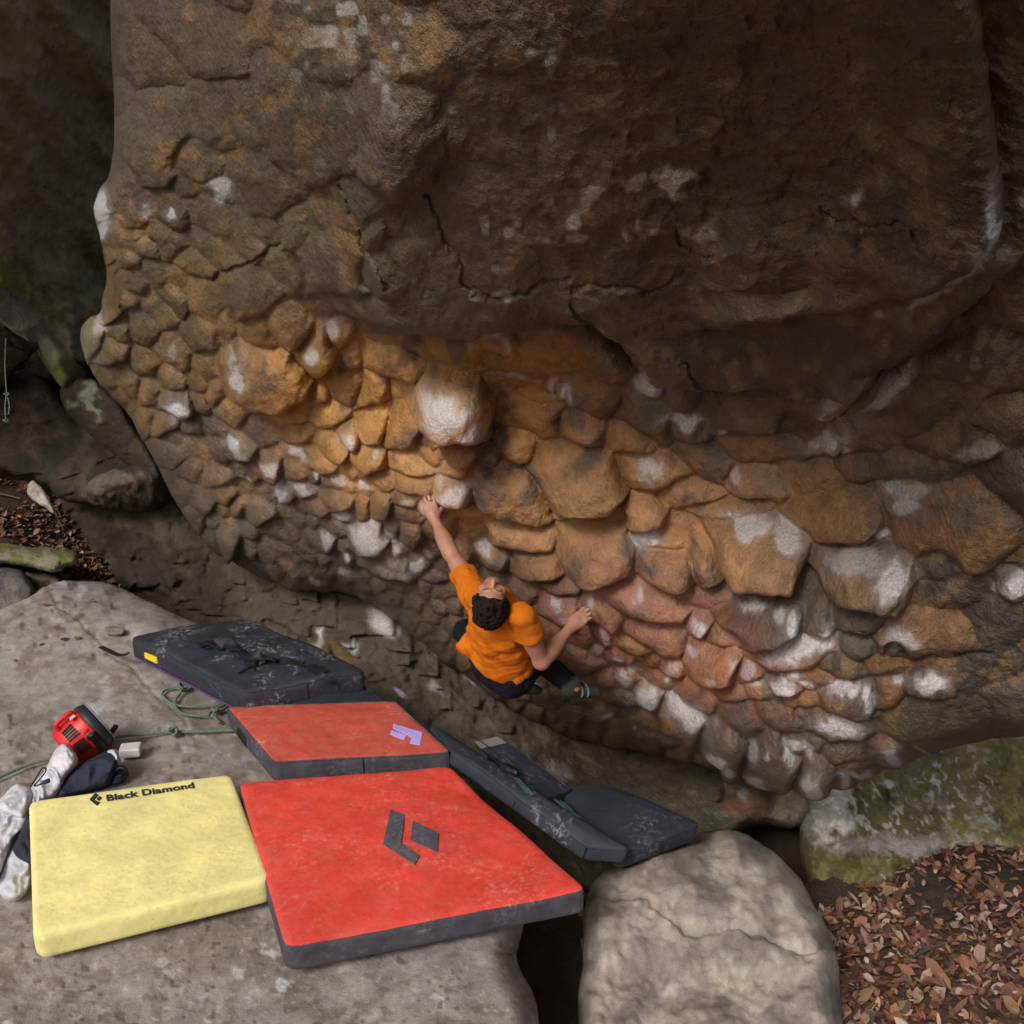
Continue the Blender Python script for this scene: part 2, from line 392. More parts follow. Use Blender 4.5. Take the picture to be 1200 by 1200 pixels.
# stones that stand out of the roof: x, y, half length, half width, turn (deg, clockwise), height factor, chalk
K = [
(128,233,10,17,20,1,0),(117,240,8,15,10,1,.9),(146,222,12,10,30,1,.2),(143,243,10,10,30,1,0),(122,263,9,13,30,1,.55),(175,242,10,18,0,1,.15),(200,248,24,20,35,.8,.12),(258,219,24,18,35,.8,.3),(225,222,20,14,40,.8,0),
(160,275,14,14,30,1,0),(166,283,26,13,45,1,0),(147,300,22,12,50,1,0),(250,288,34,15,40,1,0),(222,306,28,15,38,1,0),(210,325,22,13,40,1,0),(184,322,22,12,50,1,0),(203,346,22,13,45,1,0),(158,328,22,13,50,1,0),(186,360,22,13,45,1,0),
(133,355,14,22,15,1,.1),(128,318,9,22,20,1,0),(165,382,20,14,45,1,.15),(140,387,16,16,20,1,0),(108,398,15,20,10,1,.1),(133,412,22,20,20,1,0),(292,348,34,28,30,.9,0),(236,392,21,22,20,1,.12),(205,410,24,16,30,1,.2),(263,375,14,22,0,.8,0),
(315,436,46,33,20,1.1,0),(305,385,26,18,30,.8,0),(170,425,24,16,30,1,0),(200,440,24,13,35,1,.1),(173,455,13,20,20,1,0),(208,470,17,18,20,1.2,.75),(226,497,15,12,20,1,0),(196,490,12,20,30,1,0),(170,492,10,18,10,1,0),(236,468,16,10,40,1,0),(250,458,13,20,20,1,0),
(272,482,24,14,35,1,0),(200,530,26,12,15,1,0),(257,522,15,14,30,1,0),(281,519,18,13,40,1.2,.75),(284,546,10,13,-30,1,.4),(300,550,10,13,0,1,0),(317,543,16,15,10,1.1,.6),(302,503,22,12,35,1,0),(250,555,22,13,30,1,0),(264,577,17,15,30,1,0),(226,547,18,12,20,1,0),(236,586,20,13,40,1,0),(302,598,20,13,40,1,0),(281,592,15,10,40,1,0),(226,602,11,18,-20,1,0),(248,638,9,18,-20,1,0),(266,628,13,20,0,1,0),
(345,258,20,30,10,.6,0),(390,300,36,42,0,.55,0),(372,245,16,24,10,.6,.05),(440,252,16,26,10,.7,.1),(452,296,26,22,20,.6,0),(470,245,18,22,40,.6,.1),(430,350,56,24,0,.4,0),(522,288,24,25,10,.6,.06),(500,232,26,24,0,.6,.08),(500,345,40,28,0,.35,0),(553,258,20,28,10,.6,.08),(548,322,36,26,0,.4,0),
(400,388,15,20,25,1,.5),(370,412,23,27,30,1,.35),(335,378,28,22,20,.9,0),(410,416,14,22,25,1,0),(460,420,34,18,20,1,0),(468,394,48,12,20,.7,0),(528,402,46,18,20,.7,0),
(400,448,24,17,20,1,0),(437,456,20,21,10,1,0),(375,460,13,12,10,1,.1),(386,482,21,15,20,1,0),(410,505,16,16,10,1.2,.65),(438,492,19,27,15,1,.15),(472,498,19,29,20,1,0),(530,465,46,34,12,1.25,.75),(346,482,14,17,0,1,0),(352,507,16,13,0,1,0),(391,520,19,17,40,1,0),(375,537,23,15,30,1,0),(345,528,14,9,20,1,.5),(345,550,17,13,20,1,0),(430,532,21,21,20,1,.15),(446,557,19,12,20,1,0),(368,552,8,10,0,1,.5),(393,560,21,12,20,1,.35),(410,545,14,12,20,1,0),(480,537,23,16,20,1,.15),(503,528,16,12,0,1,0),(483,562,24,13,10,1,0),(335,574,13,18,10,1.2,.8),(356,569,13,12,0,1,.5),(395,583,21,13,20,1,0),(422,592,10,15,0,1,0),(446,590,13,17,0,1,0),(432,567,9,12,40,1,.6),(476,581,19,13,10,1,.1),(481,601,23,11,10,1,0),(370,590,15,11,10,1,0),(402,602,16,11,-10,1,.6),(394,614,14,12,0,1,0),(540,511,27,23,10,1,0),(435,626,24,17,10,1.2,.75),(458,618,14,12,20,1,.3),(462,641,14,13,40,1,.65),(480,624,19,17,0,1,.1),(385,627,13,11,0,1,.4),(405,634,12,10,0,1,0),(405,650,13,8,40,1,.7),(455,660,32,13,15,1,.35),(490,660,13,12,30,1,.7),(502,592,13,13,0,1.1,.6),(530,573,23,17,10,1.1,.55),(548,597,28,9,10,1,.15),
(610,285,50,20,0,.35,0),(722,278,60,22,5,.35,0),(602,340,56,24,0,.3,0),(690,335,34,24,10,.35,0),(762,342,48,24,0,.35,0),(700,225,40,24,0,.7,0),(772,235,26,22,0,1,0),(640,245,44,26,0,.5,0),
(585,392,30,18,25,.8,.3),(640,402,38,20,35,.9,.05),(700,402,46,20,40,.9,0),(600,424,38,12,20,.8,.2),(772,400,40,24,30,.6,.1),(765,450,23,16,20,1.2,.6),(690,458,44,18,15,1,0),(660,455,10,12,10,1,.6),(630,465,26,9,15,.9,0),(615,441,18,9,10,.8,.5),
(678,496,33,19,20,1,.1),(740,506,31,18,15,1,.1),(605,515,23,23,20,1,0),(577,530,17,13,20,1,0),(672,556,58,40,30,1,0),(598,570,46,30,25,1,0),(770,548,42,28,25,1,.35),(692,597,44,9,5,.8,0),(610,624,40,17,10,1,.1),(625,655,34,20,20,1,0),(577,645,24,15,25,1,.35),(700,642,45,31,5,1,0),(772,627,36,14,5,1,.4),(788,657,44,23,10,1,0),(555,618,20,12,20,1,0),(545,640,20,14,30,1,0),
(650,705,28,19,20,1,.1),(705,713,28,21,30,1,.15),(750,700,56,23,10,1,.05),(650,680,30,12,10,1,0),(768,736,36,20,20,1,0),(745,753,24,10,10,1,0),(703,741,18,10,40,1.1,.45),(700,758,10,8,10,1,.4),(726,766,16,11,30,1,.3),(685,772,30,15,30,1,.1),(733,791,16,12,20,1,.5),(706,788,26,12,25,1,0),(765,768,16,10,20,1,.1),(788,775,17,13,20,1,.3),(757,812,17,15,20,1.3,.75),(725,812,30,11,25,1,0),(803,837,32,21,35,1.3,.7),(772,791,16,10,10,1,0),(640,735,24,14,20,1,0),(615,690,24,14,20,1,0),
(806,492,30,18,10,1.1,.5),(874,472,52,28,0,.9,.05),(910,520,58,15,3,1,.1),(975,515,18,15,-20,1,.6),(822,534,36,17,20,1,.1),(892,560,36,17,10,1,.12),(970,468,18,16,-30,1,.7),(1040,452,46,18,-40,1.1,.65),(806,572,40,18,12,1,0),(850,590,46,11,-8,.9,0),(886,640,55,36,8,1.1,.5),(985,598,56,28,10,1,.1),(1032,620,15,9,0,1,.6),(1012,662,56,38,12,1.1,.55),(1000,712,42,20,10,1,0),(948,672,13,18,0,.8,0),(825,652,22,32,0,1,0),(832,692,34,14,5,1,0),
(892,712,47,37,10,1,.3),(822,726,16,14,0,1,.4),(850,738,22,14,0,1,0),(835,772,33,25,20,1,.3),(935,757,58,20,-8,1.2,.75),(877,784,16,15,20,1,.2),(962,712,19,32,0,1,0),(1002,751,21,15,20,1,0),(815,812,26,17,30,1,0),(853,806,20,13,10,1,0),(888,806,18,11,20,1,0),(920,802,19,12,20,1,.7),(952,793,42,11,5,1,.35),(935,815,22,9,10,1,0),(994,816,31,22,-5,1.2,.55),(1042,808,16,21,0,1,.15),(868,842,30,19,25,1,0),(910,836,28,14,25,1,0),(992,848,38,17,10,1.1,.65),(850,864,33,23,60,1.1,.25),(902,880,36,25,20,1,.15),(930,868,18,12,15,1.1,.55),(955,902,20,22,30,1,.45),(990,880,28,14,5,1,0),(1042,876,30,17,20,1,.35),(1010,905,22,9,5,1,.4),(1000,895,20,9,5,1,0),(1050,758,10,12,0,1,0),(1040,778,26,11,5,.9,.12),
(1095,462,66,26,-20,.7,0),(1130,516,56,20,-8,.9,.1),(1060,543,66,20,5,.6,0),(1108,602,80,42,12,.8,.2),(1193,681,22,20,0,1,.7),(1115,690,46,20,0,.9,0),(1098,738,64,26,5,1.1,.35),(1088,798,34,15,8,.9,.6),(1150,780,66,24,0,.5,0),(1100,843,76,24,-5,.5,0),(1165,725,40,34,0,.5,0),
(1068,245,106,62,5,.5,.0),(890,270,70,44,0,.7,0),(870,205,50,28,0,.6,0),(1000,385,160,34,-5,.25,0),(1120,325,60,18,-30,.5,.1),(1190,340,40,60,0,.5,0),(1150,422,70,46,-20,.5,0),(850,380,70,30,0,.25,0),
(180,150,40,50,20,.8,0),(270,130,50,40,20,.7,0),(370,150,50,50,10,.7,0),(470,140,50,60,0,.7,0),(580,130,60,60,0,.6,0),(700,150,70,50,0,.6,0),(820,120,70,60,0,.6,0),(960,110,90,60,0,.5,0),(1100,100,90,60,0,.5,0),
]
# powdery chalk handprints: x, y, rx, ry, turn, strength
CHALK = [(118,238,8,16,5,1),(122,265,8,12,20,.6),(117,372,7,14,10,.5),(258,217,14,10,20,.4),(256,228,6,8,0,.35),(200,247,6,4,20,.5),(173,244,5,9,0,.25),(276,426,9,13,10,.75),(268,412,4,8,0,.4),(203,408,6,5,0,.3),(205,470,12,9,15,.8),(206,482,10,8,0,.35),(274,516,11,8,40,.75),(284,527,8,7,20,.4),(285,556,9,3,50,.6),
 (313,540,11,6,0,.6),(331,575,6,13,0,.85),(356,568,9,6,0,.55),(347,527,11,5,25,.6),(365,403,5,9,10,.65),(388,380,6,11,5,.5),(345,408,4,6,0,.3),(408,503,12,10,20,.65),(437,505,8,5,10,.35),(441,520,5,4,0,.4),(369,550,3,7,0,.5),(396,559,12,5,20,.4),(428,562,4,7,-20,.65),(402,600,9,7,10,.6),
 (520,448,28,12,14,.85),(515,462,20,9,5,.45),(553,470,16,12,20,.4),(523,470,5,10,0,.4),(430,622,16,14,10,.7),(432,610,9,6,0,.5),(455,626,10,6,20,.55),(464,643,7,10,30,.65),(486,660,10,9,30,.7),(384,627,9,6,0,.4),(404,648,9,4,50,.75),(404,667,10,6,30,.5),(368,677,6,4,0,.5),(500,645,4,8,0,.5),(500,588,9,9,0,.6),(530,568,15,8,5,.6),(515,555,4,8,0,.4),(462,664,22,6,15,.3),(478,584,6,3,0,.4),
 (575,380,13,13,35,.5),(592,398,4,10,-25,.4),(604,439,12,4,5,.6),(648,448,5,10,0,.5),(665,457,7,10,-20,.8),(756,418,4,12,-10,.5),(762,444,20,12,15,.7),(798,484,24,6,5,.6),(765,535,15,8,15,.6),(757,547,10,5,30,.35),(757,625,17,10,-4,.8),(566,634,10,7,10,.6),(705,362,9,5,50,.35),
 (688,508,10,4,20,.2),(649,697,5,7,-30,.5),(690,701,6,5,0,.5),(672,718,10,6,20,.35),(747,688,4,8,0,.4),(712,745,10,4,40,.35),(700,757,6,5,0,.4),(725,766,5,4,0,.5),(731,792,10,8,20,.6),(756,811,14,12,15,.9),(740,778,5,5,0,.35),(802,826,26,11,30,.85),(783,790,4,4,0,.6),(787,773,6,9,10,.4),(712,837,6,5,30,.6),(622,795,14,5,20,.6),(745,850,3,3,0,.5),
 (848,500,4,5,0,.5),(970,468,15,9,-30,.75),(972,512,20,9,-20,.55),(985,522,12,6,-20,.45),(1040,450,40,12,-40,.75),(866,550,5,6,30,.35),(874,598,32,7,3,.7),(922,612,18,9,25,.6),(1028,620,14,5,0,.7),(1005,640,36,10,5,.4),(1045,660,18,16,10,.7),(1062,668,5,18,15,.5),(880,694,14,4,-5,.5),(930,712,6,14,15,.65),(916,700,7,6,0,.5),(822,724,7,6,0,.75),(812,756,9,5,0,.6),(860,770,7,7,0,.4),(830,778,6,4,0,.4),(835,790,9,3,10,.4),
 (935,752,38,12,-12,.85),(968,744,10,16,0,.75),(905,768,14,5,0,.4),(876,780,7,7,0,.4),(882,797,10,3,0,.5),(916,800,16,8,10,.75),(930,790,7,9,0,.7),(948,798,14,5,15,.65),(990,802,17,5,-5,.75),(1016,810,6,11,0,.8),(1014,836,12,3,-25,.75),(985,846,26,8,8,.85),(1004,856,8,6,20,.6),(838,872,10,9,30,.65),(852,888,10,5,25,.75),(885,898,10,5,10,.5),(882,870,6,8,0,.5),(897,870,3,6,0,.5),(930,866,16,5,0,.6),(925,875,5,9,0,.5),(945,870,4,10,0,.6),(950,908,14,8,30,.85),(1000,903,24,4,-4,.6),(990,910,5,6,0,.6),(1048,884,10,8,25,.7),(1078,875,8,3,40,.4),
 (1060,568,26,7,0,.4),(1062,582,16,10,0,.5),(1195,680,20,15,0,.75),(1168,682,5,10,0,.35),(1052,736,14,12,20,.7),(1068,745,10,8,30,.4),(1090,796,20,7,-5,.85),(1056,792,6,3,0,.6),(1148,520,30,8,-10,.22),
 (1163,225,8,36,0,.75),(1150,262,14,12,40,.6),(1128,290,24,7,-30,.5),(1090,318,30,4,-25,.45),(1030,342,10,4,-15,.45),(1185,270,20,8,-10,.4),(1000,212,10,5,-25,.6),(1195,210,5,8,0,.3)]

STEP_A = [(346, 250), (352, 295), (362, 335), (400, 362), (450, 377), (560, 379), (640, 368), (690, 364), (720, 385), (745, 410), (765, 432), (830, 441), (960, 446), (1000, 440), (1050, 410), (1110, 375), (1150, 335), (1210, 280), (1400, 190)]
STEP_B = [(770, 372), (800, 364), (900, 347), (1000, 332), (1080, 312), (1140, 284), (1172, 246), (1178, 200), (1160, 100), (1120, -200)]
CRACKS = [[(560, 322), (600, 318), (640, 306), (665, 300)], [(670, 310), (705, 305), (730, 308), (770, 315), (800, 300)], [(668, 325), (680, 345), (700, 360), (730, 388), (755, 408)], [(790, 255), (800, 275), (840, 280)],
          [(1005, 235), (1040, 237), (1060, 230), (1075, 250)], [(960, 225), (985, 240), (1000, 240)], [(400, 210), (420, 250), (440, 285), (452, 310)], [(500, 215), (520, 260), (545, 305), (560, 318)], [(440, 372), (480, 374)],
          [(820, 425), (832, 440), (845, 462)], [(1000, 442), (985, 480), (1000, 500)], [(800, 395), (845, 450)], [(250, 330), (300, 300), (330, 285)], [(1033, 770), (1100, 772), (1160, 765)]]

def size_field(X, Y):
    f = TPS([(100, 0, 3.9), (150, 250, 3.0), (150, 450, 2.7), (250, 600, 2.45), (300, 660, 2.2), (400, 690, 2.15), (450, 720, 2.2), (350, 620, 2.25), (450, 600, 2.5), (350, 250, 3.3), (330, 480, 2.7), (600, 100, 4), (600, 330, 3.6), (600, 550, 3.1), (560, 700, 2.5), (540, 760, 2.3), (620, 830, 2.3), (700, 850, 2.4), (780, 860, 2.4), (700, 760, 2.6), (800, 100, 4.1), (800, 400, 3.5), (850, 600, 3.1), (850, 820, 2.6), (900, 890, 2.5), (1000, 600, 3.3), (1000, 840, 2.7), (1150, 300, 4), (1150, 600, 3.8), (1150, 800, 3.6), (1300, 500, 4), (1050, 880, 3)])
    return np.exp(f(X, Y))

def knob_field(X, Y, knobs, step, wfun, seed=3):
    """per grid point: index of its stone, distance to the joint, stone-local u, v"""
    H, W = X.shape
    F1 = np.full(X.shape, 1.4); F2 = np.full(X.shape, 1.4); I = np.full(X.shape, -1)
    x0, y0 = GRID0
    def add(i, k):
        nonlocal F1, F2
        cx, cy, a, b, rot = k[:5]
        R = max(a, b) * 1.5 + 14
        j0, j1 = int(max(0, (cx - R - x0) / step)), int(min(W, (cx + R - x0) / step + 2)); i0, i1 = int(max(0, (cy - R - y0) / step)), int(min(H, (cy + R - y0) / step + 2))
        if j0 >= j1 or i0 >= i1: return
        s = np.s_[i0:i1, j0:j1]
        wx, wy = wfun[0][s], wfun[1][s]
        sc = min(1, 0.02 * min(a, b) + .3)
        r = blob(X[s] + wx * sc, Y[s] + wy * sc, cx, cy, a, b, rot)
        # squarish stones
        c, sn = math.cos(math.radians(rot)), math.sin(math.radians(rot))
        u = ((X[s] + wx * sc - cx) * c + (Y[s] + wy * sc - cy) * sn) / a; v = (-(X[s] + wx * sc - cx) * sn + (Y[s] + wy * sc - cy) * c) / b
        r = 0.45 * r + 0.55 * (np.abs(u) ** 3.2 + np.abs(v) ** 3.2) ** (1 / 3.2)
        f1, f2, ii = F1[s], F2[s], I[s]
        better = r < f1
        F2[s] = np.where(better, f1, np.minimum(f2, r)); I[s] = np.where(better, i, ii); F1[s] = np.where(better, r, f1)
    for i, k in enumerate(knobs): add(i, k)
    return F1, F2, I, add

def knobs_height(X, Y, F1, F2, I, knobs, seed, prof=(0.30, 0.95, 0.40)):
    rnd = np.random.RandomState(seed)
    n = len(knobs); ka = np.array([k[:7] for k in knobs], float)
    g = rnd.rand(n, 12)
    J = np.maximum(I, 0)
    a, b = ka[J, 2], ka[J, 3]; rot = np.radians(ka[J, 4])
    c, s = np.cos(rot), np.sin(rot)
    u = ((X - ka[J, 0]) * c + (Y - ka[J, 1]) * s) / a; v = (-(X - ka[J, 0]) * s + (Y - ka[J, 1]) * c) / b
    m = np.minimum(a, b)
    yy = np.clip((Y - ka[J, 1]) / np.maximum(np.abs(a * s) + np.abs(b * c), 1), -1.3, 1.3)
    wd = 1.0 - 0.42 * np.clip(yy, -1, 1)                 # long slope on top, tight undercut below
    e = np.clip((F2 - F1) / wd, 0, 1)
    cre = np.sqrt(np.maximum(1 - (1 - e) ** 2, 0))
    tt = np.clip(1.12 * (F2 - F1) / np.maximum(F2 + F1, 1e-3), 0, 1); dome = np.sqrt(np.maximum(1 - (1 - tt) ** 2, 0)) * 1.0
    h = prof[0] * cre + prof[1] * dome
    # planed facets
    for q in range(4):
        th = (q + g[J, q]) * math.pi / 2; cc = 0.98 + 0.4 * g[J, 4 + q]
        pl = cc + 0.55 * (1.0 - (u * np.cos(th) + v * np.sin(th)) * 1.15)
        k = 0.14
        hh = np.clip(0.5 + 0.5 * (pl - h) / k, 0, 1); h = pl * (1 - hh) + h * hh - k * hh * (1 - hh)
    h = h + cre * (prof[2] * yy + 0.35 * (g[J, 8] - .5) * u + 0.5 * (g[J, 9] - .5))
    Hh = m * 1.12 * ka[J, 5] * (0.7 + 0.6 * g[J, 10])
    return np.where(I >= 0, h * Hh, 0), e

def fill_knobs(X, Y, step, knobs, F1, I, add, ok, size, seed, tries, rotfun, amul=lambda x, y: (1.0, 1.5), maxn=420, thr=1.0):
    rnd = np.random.RandomState(seed); H, W = X.shape
    for t in range(tries):
        if len(knobs) >= maxn: break
        i, j = rnd.randint(H), rnd.randint(W)
        if not ok[i, j] or F1[i, j] < thr: continue
        s = size[i, j] * (0.75 + 0.5 * rnd.rand())
        k = (X[i, j], Y[i, j], s * (lambda q: q[0] + (q[1] - q[0]) * rnd.rand())(amul(X[i, j], Y[i, j])), s, rotfun(X[i, j], Y[i, j]) + rnd.uniform(-15, 15), 0.5 + .35 * rnd.rand(), 0.0)
        knobs.append(k); add(len(knobs) - 1, k)

def blur(a, sg):
    n = int(sg * 2.5) + 1; k = np.exp(-0.5 * (np.arange(-n, n + 1) / sg) ** 2); k /= k.sum()
    for ax in (0, 1):
        p = np.pad(a, [(n, n) if q == ax else (0, 0) for q in (0, 1)], mode='edge')
        a = sum(k[i] * np.take(p, range(i, i + a.shape[ax]), ax) for i in range(2 * n + 1))
    return a
roof_store = {}
def roof_disp(X, Y, sd):
    st = 1.6
    warp = (fbm(X, Y, 34, 3, 21) * 4.5, fbm(X, Y, 34, 3, 22) * 4.5)
    knobs = [(k[0], k[1], k[2] * 1.16, k[3] * 1.16) + tuple(k[4:]) for k in K]
    F1, F2, I, add = knob_field(X, Y, knobs, st, warp)
    size = size_field(X, Y)
    fill_knobs(X, Y, st, knobs, F1, I, add, sd > 2, size, 7, 40000, lambda x, y: 43 if x < 380 else 20, maxn=900, thr=1.27, amul=lambda x, y: (1.5, 2.3) if x < 360 else (1.0, 1.7))
    fill_knobs(X, Y, st, knobs, F1, I, add, sd > 2, size * .8, 8, 60000, lambda x, y: 20, maxn=1300, thr=1.22)
    h, e = knobs_height(X, Y, F1, F2, I, knobs, 11)
    jn = sstep(-.5, .5, fbm(X, Y, 55, 3, 23))
    big = sstep(14, 40, size)
    h = h + (blur(h, 1.7) - h) * (0.5 + .4 * jn) + (blur(h, 4.5) - blur(h, 1.7)) * (0.25 + .5 * jn) * big
    h = h * (1 - 0.25 * sstep(400, 300, X + 0.25 * (Y - 400)) * sstep(640, 560, Y))
    h = h * (1 - 0.5 * sstep(1030, 1110, X) * sstep(660, 740, Y))
    h = h * (0.62 + 0.38 * sstep(330, 420, Y + 0.25 * np.maximum(0, 300 - X)))
    wX, wY = X + fbm(X, Y, 40, 3, 31) * 4, Y + fbm(X, Y, 40, 3, 32) * 4
    def above(line):
        sd_, _, _ = poly_sd(wX, wY, list(line) + [(line[-1][0], -700), (line[0][0], -700)])
        d, s = polyline(wX, wY, line)
        return d, sd_ > 0
    (da, ua), (db, ub) = above(STEP_A), above(STEP_B)
    band = sstep(0, 25, da * ua) * sstep(420, 520, X) * (1 - sstep(0, 25, db * ub) * sstep(775, 860, X)) * (1 - .7 * sstep(285, 250, Y) * sstep(900, 800, X))
    h = h * (1 - .65 * sstep(480, 600, X) * sstep(335, 300, Y))
    h = h * (1 - .84 * band) * (0.7 + .3 * sstep(150, 230, Y + .3 * np.maximum(0, 380 - X)))
    # layered roof: each layer stands out over the one below it
    def step(line, S, R, w):
        d, up = above(line)
        dd = np.maximum(d, 0)
        rise = np.sqrt(np.maximum(1 - (1 - np.clip(dd / w, 0, 1)) ** 2, 0))
        return np.where(up, S * rise * np.exp(-(dd / R) ** 2), -0.12 * S * np.exp(-(dd / 14) ** 2))
    h = h + step(STEP_A, 75, 170, 34) * sstep(352, 470, X) + step(STEP_B, 40, 120, 24) * sstep(775, 880, X)
    for c in CRACKS:
        d, s = polyline(X + fbm(X, Y, 18, 3, 41) * 5, Y + fbm(X, Y, 18, 3, 42) * 5, c)
        h = h - 6.0 * np.exp(-(d / 2.2) ** 2) + 2.0 * np.exp(-(d / 9) ** 2) * (s < 0)
    rough = sstep(430, 250, Y) * sstep(560, 760, X)
    h = h + fbm(X, Y, 70, 4, 51) * 5 + fbm(X, Y, 20, 4, 52) * 2.2 + fbm(X, Y, 7, 3, 53) * 0.75
    h = h + rough * (ridged(X + fbm(X, Y, 40, 2, 55) * 14, Y * 1.7, 60, 4, 54) * 9)
    roof_store.update(I=I, F1=F1, e=e, knobs=knobs, h=h)
    return h

def mixc(a, b, t): return a + (np.asarray(b, float) - a) * t[..., None]

def roof_colour(X, Y, I, n_knobs):
    rnd = np.random.RandomState(77); kv = rnd.rand(n_knobs + 1, 3)
    w1, w2, w3 = fbm(X, Y, 160, 4, 61), fbm(X, Y, 45, 4, 62), fbm(X, Y, 14, 4, 63)
    xx, yy = X + w1 * 40, Y + w2 * 22
    c = np.zeros(X.shape + (3,)) + np.array([0.140, 0.090, 0.054])            # brown sandstone
    c = mixc(c, (0.42, 0.205, 0.058), sstep(1.25, .35, blob(xx, yy, 480, 480, 260, 110, 12)))     # iron-yellow bed
    c = mixc(c, (0.37, 0.185, 0.080), sstep(1.2, .4, blob(xx, yy, 700, 585, 270, 90, 8)))
    c = mixc(c, (0.30, 0.155, 0.045), 0.8 * sstep(1.2, .5, blob(xx, yy, 610, 420, 170, 36, 10)))
    c = mixc(c, (0.27, 0.112, 0.078), 0.9 * sstep(1.2, .4, blob(xx, yy, 760, 735, 190, 90, 20)))   # pinkish-red bed
    c = mixc(c, (0.30, 0.115, 0.050), 0.7 * sstep(1.2, .4, blob(xx, yy, 880, 800, 130, 60, 10)))
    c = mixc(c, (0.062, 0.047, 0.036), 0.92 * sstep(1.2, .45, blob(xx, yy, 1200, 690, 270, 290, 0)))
    c = mixc(c, (0.130, 0.085, 0.064), 0.6 * sstep(1.2, .5, blob(xx, yy, 900, 880, 260, 60, 8)))
    c = mixc(c, (0.075, 0.054, 0.038), 0.8 * sstep(46, 8, np.abs(yy - np.interp(xx, [300, 430, 560, 700, 800], [670, 690, 785, 860, 880]))) * (xx < 760))   # strip along the seam with the cave wall, its shade put into the colour
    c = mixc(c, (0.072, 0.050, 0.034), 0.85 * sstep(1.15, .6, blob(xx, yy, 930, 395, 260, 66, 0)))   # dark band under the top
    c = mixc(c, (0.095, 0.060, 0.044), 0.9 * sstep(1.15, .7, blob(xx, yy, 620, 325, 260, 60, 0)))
    c = mixc(c, (0.130, 0.120, 0.065), 0.6 * sstep(1.2, .5, blob(xx, yy, 430, 270, 130, 60, 0)))     # algae green tinge
    c = mixc(c, (0.130, 0.086, 0.038), 0.85 * sstep(1.2, .5, blob(xx, yy, 200, 330, 160, 140, 0)))
    c = mixc(c, (0.095, 0.070, 0.048), 0.85 * sstep(1.2, .5, blob(xx, yy, 330, 650, 200, 66, 14)))
    c = mixc(c, (0.145, 0.088, 0.078), 0.7 * sstep(1.2, .6, blob(xx, yy, 1060, 240, 140, 70, 0)))
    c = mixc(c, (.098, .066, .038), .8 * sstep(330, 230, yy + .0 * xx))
    kb = kv[I]                                                                     # each stone a little different
    c = c * (0.78 + 0.44 * kb[..., :1])
    c = mixc(c, (0.27, 0.13, 0.045), 0.5 * (kb[..., 1] > .72) * sstep(560, 700, X) * sstep(420, 520, Y))
    c = mixc(c, (0.10, 0.072, 0.055), 0.75 * sstep(.15, .7, w2 + .5 * w3 - .1))           # manganese-dark patches
    c = mixc(c, (0.33, 0.185, 0.075), 0.35 * sstep(.2, .8, -w2 + .6 * w3))
    # pale lichen crust on the front of the top
    li = sstep(.0, .45, fbm(X, Y, 24, 4, 65) + .25) * sstep(1.1, .55, np.minimum(blob(xx, yy, 730, 228, 110, 34, 0), np.minimum(blob(xx, yy, 790, 225, 60, 38, 0), blob(xx, Y + w2 * 6, 700, 258, 75, 9, -4))))
    c = mixc(c, (0.50, 0.45, 0.37), 0.9 * li)
    sp = sstep(.62, .78, vnoise(X, Y, 13, 66)) * sstep(.35, .7, vnoise(X, Y, 60, 67)) * sstep(350, 310, Y) * sstep(320, 360, X) * sstep(700, 640, X)
    c = mixc(c, (0.42, 0.40, 0.36), 0.55 * sp)
    c = mixc(c, (0.27, 0.23, 0.17), 0.55 * sstep(.1, .5, fbm(X, Y, 18, 4, 68)) * sstep(1.2, .4, np.minimum(blob(X, Y, 1140, 518, 60, 20, -8), blob(X, Y, 1130, 395, 70, 70, 0))))
    c = mixc(c, (0.17, 0.19, 0.12), 0.7 * sstep(1.1, .5, blob(X + w3 * 5, Y + w3 * 6, 98, 402, 18, 40, -15)))
    return np.maximum(c, 0.01)

def chalk_mask(X, Y):
    wx, wy = fbm(X, Y, 16, 4, 71) * 5, fbm(X, Y, 16, 4, 72) * 5
    out = np.zeros(X.shape)
    for (cx, cy, rx, ry, rot, s) in CHALK:
        m = (np.abs(X - cx) < max(rx, ry) * 1.9 + 8) & (np.abs(Y - cy) < max(rx, ry) * 1.9 + 8)
        if not m.any(): continue
        r = blob(X[m] + wx[m], Y[m] + wy[m], cx, cy, rx * 1.25, ry * 1.25, rot)
        out[m] = np.maximum(out[m], np.maximum(s * sstep(1.12, .5, r), 0.2 * s * sstep(1.75, .7, r)))
    return np.clip(out * (.92 + .4 * sstep(350, 320, Y)), 0, .72)

